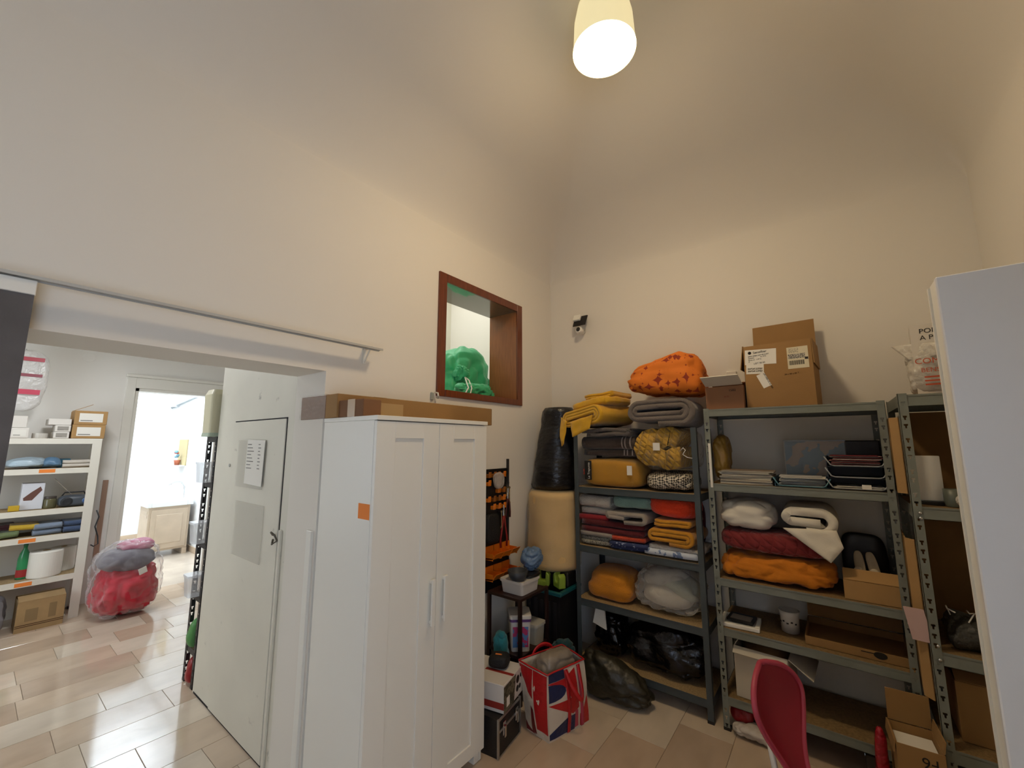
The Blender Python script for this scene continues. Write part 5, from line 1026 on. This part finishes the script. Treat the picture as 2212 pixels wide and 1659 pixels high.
# webbing handles
def ribbon_strap(pts, dirs, w_, m):
    vs = []; fs = []
    for p, d in zip(pts, dirs):
        p = Vector(p); d = Vector(d).normalized() * (w_ / 2); t = Vector((0.002, -0.0015, 0.0)); vs += [p - d, p + d, p + d - t, p - d - t]
    for i in range(len(pts) - 1):
        a = i * 4
        for q in range(4): fs.append((a + q, a + (q + 1) % 4, a + 4 + (q + 1) % 4, a + 4 + q))
    b = MB(); b.add(vs, fs); return b.build('handle', m, bag, smooth=True)
dirY = tuple(q0[2] - q0[1])
P_ = [wallpt(1, 0.46, v, 0.004) for v in (0.02, 0.25, 0.5, 0.75, 0.97)]; ribbon_strap(P_, [dirY] * 5, 0.026, BR)
P_ = [wallpt(1, 0.80, v, 0.004) for v in (0.02, 0.25, 0.5, 0.75, 0.97)]; ribbon_strap(P_, [dirY] * 5, 0.026, BPK)
P_ = []
for i in range(13):
    t = i / 12; u = 0.46 + 0.34 * t; P_.append(wallpt(1, u, 0.97 - 0.42 * math.sin(math.pi * t) ** 0.8, 0.006 + 0.055 * math.sin(math.pi * t)))
D_ = [Vector(dirY) * math.cos(math.pi * i / 12) + Vector((0.0, 0.0, 0.34)) * math.sin(math.pi * i / 12) for i in range(13)]
ribbon_strap(P_, D_, 0.026, BR)
P_ = []
for i in range(11):
    t = i / 10; P_.append(wallpt(3, 0.2 + 0.5 * t, 0.97, 0.004) + Vector((0, 0, 0.05 * math.sin(math.pi * t) ** 0.6)))
ribbon_strap(P_, [(0, 0, 1)] * 11, 0.024, BR)
rimp = []
for k in range(4):
    for i in range(8): rimp.append(tuple(wallpt(k, i / 8, 1.0, 0.0)))
MB().tube(rimp + [rimp[0]], 0.005, 6).build('hem', BR, bag, smooth=True)
cloth('wrapped_parcel', 'grey plastic wrapped parcel filling the patterned bag', 'parcel', soft(0.145, 0.275, 0.425, k=4.2, kb=4, seed=101, amp=0.004, n=24, wr=(0.010, 8, (1, 1, 1.4))), mat('grey_wrap', '#8A8074', 0.3, bump=(25, 0.3)), (-1.525, 2.445, 0.01), (0, 0, -0.27))
# ================================================================== ON TOP OF THE WARDROBE
lb_ = thing('long_carton', 'long flat brown carton lying along the top of the white wardrobe', 'box', (-2.075, 1.86, 1.8835))
MB().box((-0.06, -0.72, 0), (0.055, 0.52, 0.125)).build('carton', CARD, lb_, bev=0.003)
MB().box((-0.061, -0.50, 0.124), (0.056, -0.42, 0.1262)).box((0.0548, -0.50, 0.02), (0.0562, -0.30, 0.095)).build('label', mat('carton_label_tan', '#AE9064', 0.6), lb_)
MB().box((-0.06, 0.52, 0.002), (0.055, 0.521, 0.123)).build('end_flap', CARDIN, lb_)
b2 = thing('small_carton', 'small taped brown carton on the wardrobe in front of the long one', 'box', (-1.90, 1.215, 1.8835), R(4))
MB().box((-0.13, -0.055, 0), (0.075, 0.055, 0.088)).build('carton', mat('cardboard_dark', '#7E5738', 0.8, var=0.12), b2, bev=0.003)
MB().box((-0.05, -0.0562, 0.0), (0.01, 0.0562, 0.0893)).build('tape', TAPE, b2)
b3 = thing('small_carton', 'shrink wrapped brown carton overhanging the wardrobe corner', 'box', (-2.28, 1.25, 1.8835), R(2))
MB().box((-0.16, -0.09, 0.0), (0.10, 0.09, 0.13)).build('carton', mat('cardboard_dark', '#7E5738', 0.8, var=0.12), b3, bev=0.004)
MB().box((-0.165, -0.095, -0.0004), (0.103, 0.095, 0.134)).build('shrink_film', film('shrink_film', '#E8E0D8', alpha=0.08, bump=(30, 0.7)), b3)
# small white plug under the hatch corner
pg = thing('wall_hook', 'white plastic hook under the corner of the wooden hatch', 'hook', (XA + 0.001, 1.955, 2.05))
MB().box((0, -0.03, 0.0), (0.012, -0.005, 0.055)).build('plate', mat('hook_grey', '#9EA39C', 0.5), pg, bev=0.003)
MB().tube([(0.01, 0.005, 0.055), (0.035, 0.01, 0.05), (0.04, 0.01, 0.03), (0.03, 0.015, 0.015), (0.015, 0.02, 0.02)], 0.006, 8).build('hook', WHITE, pg, smooth=True)
# ================================================================== HATCH BAG
gbag = thing('cloth_sack', 'green nylon drawstring sack lying in the wooden wall hatch', 'sack', (-2.78, 2.80, 2.091))
GRN = mat('green_nylon', '#3CBB80', 0.5, bump=(16, 0.3), sheen=0.2, var=0.12, vscale=6)
cloth('sack_body', None, None, soft(0.42, 0.66, 0.56, k=2.4, kb=4, seed=110, amp=0.03, freq=4, ridge=0.5, n=40, wr=(0.026, 3.2, (0.8, 1.7, 0.7))), GRN, (0, 0.0, 0.0), (0, 0, 0.1), parent=gbag)
cloth('lower_fold', None, None, soft(0.18, 0.46, 0.13, k=2.3, kb=4, seed=111, amp=0.02, ridge=0.5, n=28, wr=(0.02, 7, (1, 1.6, 1))), GRN, (0.31, -0.13, 0.047), parent=gbag)
cloth('gathered_neck', None, None, soft(0.14, 0.15, 0.14, k=2.2, seed=112, amp=0.02, freq=12, n=26, wr=(0.02, 14, (0.5, 1.6, 1.2))), GRN, (0.20, -0.20, 0.20), (0, 0.2, 0), parent=gbag)
for dy in (-0.02, 0.02): MB().tube([(0.26, -0.20, 0.24), (0.33, -0.24 + dy, 0.20), (0.41, -0.29 + dy, 0.12), (0.425, -0.33 + dy * 1.4, 0.07), (0.43, -0.36 + dy * 2, 0.05)], 0.006, 6).build('drawstring', PAPER, gbag, smooth=True)
# ================================================================== SECURITY CAMERA
scm = thing('security_camera', 'small white security camera with black solar panel high on the wall', 'camera', (-1.83, YB - 0.001, 2.83))
MB().lathe([(0.028, 0), (0.028, 0.015)], 20).build('mount', WHITE, scm).matrix_local = Matrix.Translation((0, 0, 0.0)) @ Matrix.Rotation(R(90), 4, 'X')
MB().tube([(0, -0.012, 0), (0, -0.04, 0.0)], 0.012).build('arm', WHITE, scm, smooth=True)
bd = MB().lathe([(0.02, 0), (0.034, 0.008), (0.034, 0.06), (0.030, 0.068)], 28).build('body', WHITE, scm, smooth=True); bd.matrix_local = Matrix.Translation((0.0, -0.035, -0.01)) @ Matrix.Rotation(R(80), 4, 'X')
MB().lathe([(0.0, 0.0), (0.021, 0.0), (0.021, 0.006), (0.017, 0.009)], 24).build('lens', BLACKP, bd, smooth=True).matrix_local = Matrix.Translation((0, 0, 0.066))
sp = MB().box((-0.06, -0.06, 0), (0.075, 0.06, 0.012)).build('solar_panel', BLACKP, scm, bev=0.003); sp.matrix_local = Matrix.Translation((0.005, -0.075, 0.085)) @ Matrix.Rotation(R(62), 4, 'X') @ Matrix.Rotation(R(0), 4, 'Y')
MB().box((-0.062, -0.005, 0.0125), (0.012, 0.062, 0.035)).build('battery_block', WHITE, sp, bev=0.003)
MB().tube([(0, -0.03, 0.02), (0, -0.06, 0.08)], 0.008).build('bracket', WHITE, scm)
# ================================================================== SLEEVES ON THE OLD DOOR
SLV = film('sleeve', '#D8D4C8', alpha=0.10, rough=0.15, bump=(6, 0.2))
s1 = thing('document_sleeve', 'clear document sleeve holding a printed list on the old door', 'sleeve', (-3.09, 1.155, 1.46))
MB().box((-0.22, -0.003, 0.0), (0.21, 0.002, 0.31)).build('sleeve', SLV, s1)
MB().box((-0.05, -0.010, 0.025), (0.22, -0.007, 0.315)).build('printed_list', PAPER, s1).rotation_euler = (0, R(1.5), 0)
for k in range(8): MB().box((-0.03, -0.0115, 0.28 - k * 0.022), (0.03 + 0.02 * (k % 3), -0.0105, 0.285 - k * 0.022)).box((0.14, -0.0115, 0.28 - k * 0.022), (0.165 + 0.01 * (k % 2), -0.0105, 0.285 - k * 0.022)).build('text_line', mat('grey_ink', '#77746E', 0.8), s1)
MB().box((-3.26, 1.150, 1.02), (-2.82, 1.1555, 1.365)).solo('document_sleeve', 'empty clear document sleeve low on the old door', 'sleeve', SLV)
# ================================================================== FAR ROOM
def sbox(name, lab, c, s_, m, lid=None, lab_m=None, rz=0.0, cat='box'):
    o = thing(name, lab, cat, c, rz); MB().box((-s_[0] / 2, -s_[1] / 2, 0), (s_[0] / 2, s_[1] / 2, s_[2])).build('carton', m, o, bev=0.003)
    if lab_m: MB().box((s_[0] / 2 + 0.0004, -s_[1] * 0.36, s_[2] * 0.18), (s_[0] / 2 + 0.0014, s_[1] * 0.36, s_[2] * 0.82)).build('label', lab_m, o); MB().box((s_[0] / 2 + 0.0015, -s_[1] * 0.32, s_[2] * 0.26), (s_[0] / 2 + 0.002, s_[1] * 0.05, s_[2] * 0.32)).build('print_line', mat('grey_ink', '#77746E', 0.8), o)
    if lid: MB().box((-s_[0] / 2 - 0.002, -s_[1] / 2 - 0.002, s_[2] * 0.6), (s_[0] / 2 + 0.002, s_[1] / 2 + 0.002, s_[2] + 0.002)).build('lid', lid, o, bev=0.002)
    return o
sbox('file_carton', 'brown labelled carton directly on top of the white shelving', (-6.42, 0.76, 1.801), (0.30, 0.25, 0.145), CARD2, lab_m=PAPER)
fc = sbox('file_carton', 'brown labelled carton stacked on the other file carton', (-6.42, 0.765, 1.948), (0.30, 0.25, 0.145), CARD2, lab_m=PAPER)
MB().box((-0.14, -0.005, 0), (0.14, 0.0, 0.14)).build('lid_flap', CARD2, fc).matrix_local = Matrix.Translation((0, -0.12, 0.147)) @ Matrix.Rotation(R(-62), 4, 'X')
wt = mat('small_white_carton', '#DDD8D0', 0.6)
sbox('white_carton', 'lowest white printed carton of the little stack on the white shelving', (-6.40, 0.565, 1.801), (0.26, 0.11, 0.066), wt, lab_m=mat('print_blot', '#9A958C', 0.7))
sbox('white_carton', 'middle white printed carton of the little stack on the white shelving', (-6.40, 0.57, 1.8695), (0.26, 0.11, 0.066), wt, lab_m=mat('print_blot', '#9A958C', 0.7))
sbox('white_carton', 'topmost wide white carton of the little stack on the white shelving', (-6.42, 0.545, 1.938), (0.28, 0.16, 0.062), wt)
sbox('white_carton', 'lower white carton half hidden by the grey sliding panel', (-6.40, 0.285, 1.801), (0.24, 0.12, 0.10), wt, lab_m=PAPER)
sbox('white_carton', 'upper white carton half hidden by the grey sliding panel', (-6.40, 0.275, 1.903), (0.22, 0.10, 0.115), wt)
tr_ = thing('tape_roll', 'roll of clear tape lying between the white cartons', 'tape', (-6.36, 0.425, 1.801))
MB().lathe([(0.055, 0), (0.055, 0.05), (0.03, 0.05), (0.03, 0)], 28, cap=False).build('tape', mat('tape_clear', '#CFCBC2', 0.25), tr_, smooth=False)
MB().lathe([(0.03, 0), (0.03, 0.05), (0.026, 0.05), (0.026, 0)], 28, cap=False).build('core', CARD2, tr_)
cloth('plastic_bag', 'pale blue plastic bundle on the second white shelf', 'bag', soft(0.26, 0.26, 0.10, k=2.4, kb=4, seed=120, amp=0.02, ridge=0.7), mat('pale_blue_plastic', '#A9BCC8', 0.35, bump=(20, 0.5)), (-6.40, 0.36, 1.501))
cloth('plastic_bag', 'darker blue plastic bundle beside the pale one', 'bag', soft(0.20, 0.13, 0.085, k=2.4, kb=4, seed=121, amp=0.02, ridge=0.7), mat('mid_blue_plastic', '#5D7E9B', 0.4, bump=(20, 0.5)), (-6.40, 0.535, 1.501))
sbox('blue_box', 'small dark teal box on the second white shelf', (-6.44, 0.625, 1.501), (0.12, 0.09, 0.09), mat('dark_teal_box', '#1E5468', 0.5))
cloth('paper_bags', 'pile of flattened pale paper bags on the second white shelf', 'paper bags', ribbon(serp(0.20, 4, 0.019, 0.05, 4), 0.018, 0.24, 'y', seed=122, amp=0.008), mat('pale_paper', '#CFC7BB', 0.8), (-6.42, 0.73, 1.501), (0, 0, 0))
# third white shelf
pb2 = sbox('product_box', 'upright white product box with a brown pictured gadget', (-6.42, 0.44, 1.101), (0.16, 0.15, 0.255), mat('white_gloss_card', '#D9DCE4', 0.4))
MB().prism([(-0.055, 0.09), (0.0, 0.09), (0.06, 0.185), (0.045, 0.22), (-0.01, 0.17), (-0.06, 0.115)], 'x', 0.0805, 0.0815).build('picture', mat('brown_print', '#6A4840', 0.5), pb2)
jr = thing('glass_jar', 'squat glass jar with dark lid on the third white shelf', 'jar', (-6.36, 0.565, 1.101))
MB().lathe([(0.045, 0), (0.047, 0.01), (0.047, 0.085), (0.04, 0.095)], 28).build('glass', mat('olive_glass', '#5E5A40', 0.15), jr, smooth=True); MB().lathe([(0.044, 0.0955), (0.044, 0.115)], 28).build('lid', mat('jar_lid', '#4A423C', 0.4), jr)
rd = thing('radio', 'grey and blue portable radio with raised aerial', 'radio', (-6.37, 0.735, 1.101))
cloth('body', None, None, soft(0.16, 0.24, 0.115, k=3.0, kb=4, seed=123, amp=0.002), mat('radio_grey', '#4A5058', 0.4), (0, 0, 0), parent=rd)
MB().lathe([(0.045, 0), (0.045, 0.006), (0.03, 0.010)], 24).build('speaker', mat('radio_dark', '#26282C', 0.6), rd).matrix_local = Matrix.Translation((0.075, -0.06, 0.055)) @ Matrix.Rotation(R(90), 4, 'Y')
cloth('blue_end', None, None, soft(0.165, 0.10, 0.08, k=3.0, seed=124, amp=0.002), mat('radio_blue', '#3C5C8C', 0.4), (0.002, 0.08, 0.012), parent=rd)
MB().tube([(-0.02, -0.02, 0.115), (0.0, -0.16, 0.29)], 0.003, 6).build('aerial', CHROME, rd)
MB().tube([(-0.03, -0.09, 0.10), (-0.03, -0.07, 0.14), (-0.03, 0.07, 0.14), (-0.03, 0.09, 0.10)], 0.007, 8).build('handle', BLACKP, rd, smooth=True)
sbox('small_box', 'tiny yellow box beside the product box', (-6.33, 0.33, 1.101), (0.06, 0.07, 0.05), mat('yellow_card', '#C9A62C', 0.5))
# fourth: folded clothes
for k, (y, n, c, lab) in enumerate(((0.30, 2, '#6B7A4E', 'folded olive garment at the bottom of the clothes heap'), (0.42, 2, '#C9A62A', 'folded yellow garment with dark edges on the clothes heap'), (0.28, 2, '#5A2C34', 'folded maroon garment on the back of the clothes heap'), (0.575, 4, '#7E8CA0', 'folded blue grey garments in the middle of the clothes shelf'), (0.77, 4, '#3F5170', 'folded navy garments at the post end of the clothes shelf'))):
    z_ = 0.846 + (0.062 if k in (1, 2) else 0); dx = -0.02 if k != 2 else -0.12
    cloth('folded_garment', lab, 'clothes', ribbon(serp(0.28, n, 0.028, 0.04, k), 0.027, 0.185 if k != 2 else 0.16, 'y', seed=130 + k, amp=0.010), fabric('garment_' + 'abcde'[k], c), (-6.40 + dx, y, z_), (0, 0, 0))
# fifth: paper roll, bottle
prl = thing('paper_roll', 'large white paper towel roll on the fifth white shelf', 'paper roll', (-6.37, 0.60, 0.441))
MB().lathe([(0.115, 0), (0.118, 0.01), (0.118, 0.235), (0.112, 0.245), (0.03, 0.245), (0.03, 0.20)], 40, cap=True).build('paper', PAPER, prl, smooth=False)
MB().lathe([(0.029, 0.20), (0.029, 0.246), (0.025, 0.246), (0.025, 0.20)], 20, cap=False).build('core', CARD2, prl)
prl2 = copy_tree(prl); prl2.location = (-6.535, 0.735, 0.441); prl2.scale = (0.8, 0.8, 0.95); prl2['label'] = 'second paper towel roll tucked behind the larger front roll'
bt = thing('bottle', 'green plastic bottle with red label beside the paper roll', 'bottle', (-6.40, 0.455, 0.441))
MB().lathe([(0.038, 0), (0.042, 0.01), (0.042, 0.19), (0.032, 0.24), (0.014, 0.285), (0.014, 0.305)], 28).build('body', mat('green_bottle', '#2E8C58', 0.2), bt, smooth=True)
MB().lathe([(0.0428, 0.02), (0.0428, 0.09)], 28, cap=False).build('label', mat('red_label', '#A02A2A', 0.5), bt); MB().lathe([(0.016, 0.306), (0.016, 0.325)], 16).build('cap', mat('green_cap', '#1E6A40', 0.4), bt)
# floor under the white shelving
fb = carton('carton', 'worn open cardboard carton under the lowest white shelf', (-6.30, 0.60, 0.0), (0.30, 0.31, 0.27), [('l', 0.14, 12), ('r', 0.14, 10)], 0.0, m=mat('cardboard_worn', '#A88A60', 0.85, var=0.15, vscale=8))
for z_ in (0.045, 0.06): MB().box((0.1502, -0.155, z_), (0.151, 0.155, z_ + 0.006)).build('printed_line', mat('stamp_ink', '#4A2F18', 0.9), fb)
MB().box((0.1502, -0.10, 0.09), (0.151, -0.02, 0.20)).box((0.1502, 0.05, 0.09), (0.151, 0.10, 0.22)).build('faded_print', mat('faded_print', '#8B7350', 0.9), fb)
cloth('plastic_sack', 'grey plastic sack at the foot of the white shelving', 'sack', soft(0.26, 0.26, 0.34, k=2.5, kb=4, seed=140, amp=0.03, ridge=0.9, n=16), mat('grey_sack', '#77757A', 0.4, bump=(18, 0.6)), (-6.26, 0.255, 0.0))
# cable hanging from the shelving post
MB().tube([(-6.24, 0.90, 1.05), (-6.235, 0.925, 0.98), (-6.24, 0.905, 0.88), (-6.235, 0.935, 0.78), (-6.24, 0.945, 0.70), (-6.24, 0.915, 0.68), (-6.245, 0.89, 0.70)], 0.006, 8).solo('cable', 'dark cable hanging beside the white shelving post', 'cable', BLACKP, smooth=True)
# red bundle in clear plastic
rbn = thing('bagged_bundle', 'red and grey textile bundle in clear plastic beside the white shelving', 'bag', (-6.00, 1.16, 0.0))
cloth('red_textile', None, None, soft(0.50, 0.52, 0.50, k=2.7, kb=3, seed=141, amp=0.03, freq=5, ridge=0.8, n=30, wr=(0.03, 4.5, (1.5, 1.5, 0.7))), mat('red_textile', '#C81E36', 0.6, bump=(12, 0.3), var=0.25, vscale=5), (0, 0, 0.004), parent=rbn)
cloth('grey_textile', None, None, soft(0.46, 0.47, 0.20, k=2.6, kb=3, seed=142, amp=0.025, ridge=0.8, n=18), mat('grey_textile', '#6E6A72', 0.6, bump=(12, 0.4)), (0.0, -0.02, 0.44), parent=rbn)
cloth('pink_textile', None, None, soft(0.30, 0.30, 0.11, k=2.5, seed=143, amp=0.02, ridge=0.8), mat('pink_textile', '#B06078', 0.6, bump=(12, 0.4)), (-0.03, 0.05, 0.60), parent=rbn)
cloth('clear_bag', None, None, soft(0.56, 0.58, 0.74, k=2.6, kb=3, seed=144, amp=0.02, freq=5, ridge=0.5, n=36, wr=(0.03, 5, (1.3, 1.3, 0.8))), film('bundle_film', '#F3F0F2', alpha=0.04, rough=0.1, bump=(14, 1.0)), (0, 0, 0), parent=rbn)
MB().box((0.255, 0.10, 0.40), (0.262, 0.17, 0.46)).build('tag', PAPER, rbn).rotation_euler = (0.3, 0, 0.3)
# wooden strip against the far wall
MB().box((XF + 0.001, 0.985, 0.0), (XF + 0.02, 1.03, 1.33)).solo('wood_strip', 'thin brown wooden strip leaning by the courtyard doorway', 'strip', mat('strip_brown', '#9A7B68', 0.6))
# red and white bags hanging in the far room
hb = thing('hanging_bag', 'clear packaged red and white bag hanging beside the grey panel', 'bag', (-6.45, 0.25, 2.02))
cloth('package', None, None, soft(0.10, 0.34, 0.60, k=3, seed=145, amp=0.02, ridge=0.8, n=16), film('package_film', '#EFEDEA', alpha=0.55, rough=0.15, bump=(18, 0.8)), (0, 0, 0.05), parent=hb)
for (z_, hgt, c) in ((0.56, 0.04, '#B0283C'), (0.40, 0.03, '#8C3A48'), (0.22, 0.05, '#C8405A')): MB().box((0.056, -0.15, z_), (0.062, 0.13, z_ + hgt)).build('print_band', mat('band_' + c[1:4], c, 0.4), hb)
MB().tube([(0, 0, 0.64), (-0.10, 0, 0.70), (-0.245, 0, 0.70)], 0.004, 6).build('hook', CHROME, hb)
# bare ceiling-light outline on the far wall
MB().lathe([(0.055, 0), (0.055, 0.004), (0.045, 0.006)], 28, cap=True).build('wall_plate', FARPL, None); wp = [o for o in COL.objects if o.name == 'wall_plate'][0]; wp.location = (XF + 0.0005, 0.73, 2.73); wp.rotation_euler = (0, R(90), 0); tag(wp, 'round white cover plate high on the far room wall', 'plate')
# things on the black shelving
ctn = thing('container', 'tall beige plastic container on top of the black shelving', 'container', (-3.885, 1.20, 1.802))
loft([(rr(0.19, 0.17, 0.03), 0.03), (rr(0.20, 0.18, 0.03), 0.33), (rr(0.17, 0.15, 0.03), 0.37)]).build('body', mat('beige_plastic', '#C9C3A4', 0.5), ctn, smooth=False)
loft([(rr(0.20, 0.18, 0.03), 0.0), (rr(0.195, 0.175, 0.03), 0.0295)]).build('base', mat('sage_plastic', '#A7B4A0', 0.5), ctn)
CLR = film('bin_clear', '#E4E6EA', alpha=0.35, bump=(6, 0.1))
nm = ['clear storage bin on the top level of the black shelving', 'clear storage bin on the second level of the black shelving', 'clear storage bin on the third level of the black shelving', 'clear storage bin on the fourth level of the black shelving']
for k, z_ in enumerate((1.451, 1.001, 0.621)):
    o = thing('storage_bin', nm[k], 'bin', (-3.90, 1.215, z_), 0, 'clear bins on the black shelving')
    loft([(rr(0.115, 0.22, 0.02), 0.0), (rr(0.125, 0.24, 0.02), 0.14)]).build('bin', CLR, o); loft([(rr(0.13, 0.25, 0.02), 0.1405), (rr(0.13, 0.25, 0.02), 0.155)]).build('lid', CLR, o)
cloth('plastic_bag', 'green plastic bag on the lower black shelf', 'bag', soft(0.12, 0.16, 0.20, k=2.4, kb=4, seed=150, amp=0.01, ridge=0.8), mat('green_plastic', '#4C8A48', 0.35, bump=(20, 0.6)), (-3.91, 1.225, 0.251))
cloth('cloth_bundle', 'red cloth bundle near the foot of the black shelving', 'cloth', soft(0.12, 0.18, 0.19, k=2.5, kb=4, seed=151, amp=0.01, ridge=0.8), RBAG, (-3.90, 1.24, 0.002))
# flowers in the courtyard niche
fl = thing('flower_pot', 'small pot with red flowers in the courtyard wall niche', 'plant', (-9.45, 2.33, 1.36))
MB().lathe([(0.035, 0), (0.05, 0.09)], 20).build('pot', mat('terracotta', '#A0583C', 0.8), fl, smooth=True)
for k in range(7):
    rn = random.Random(60 + k); cloth('flower', None, None, soft(0.05, 0.05, 0.045, k=2.2, n=5, seed=k, amp=0.01), mat('red_petals', '#C25848', 0.7) if k % 2 else mat('blue_petals', '#7FB2C8', 0.7), (rn.uniform(-0.06, 0.06), rn.uniform(-0.05, 0.03), 0.10 + rn.uniform(0, 0.12)), parent=fl)
MB().box((-9.60, 2.27, 1.345), (-9.24, 2.40, 1.36)).build('shelf', WHITEC, niche)
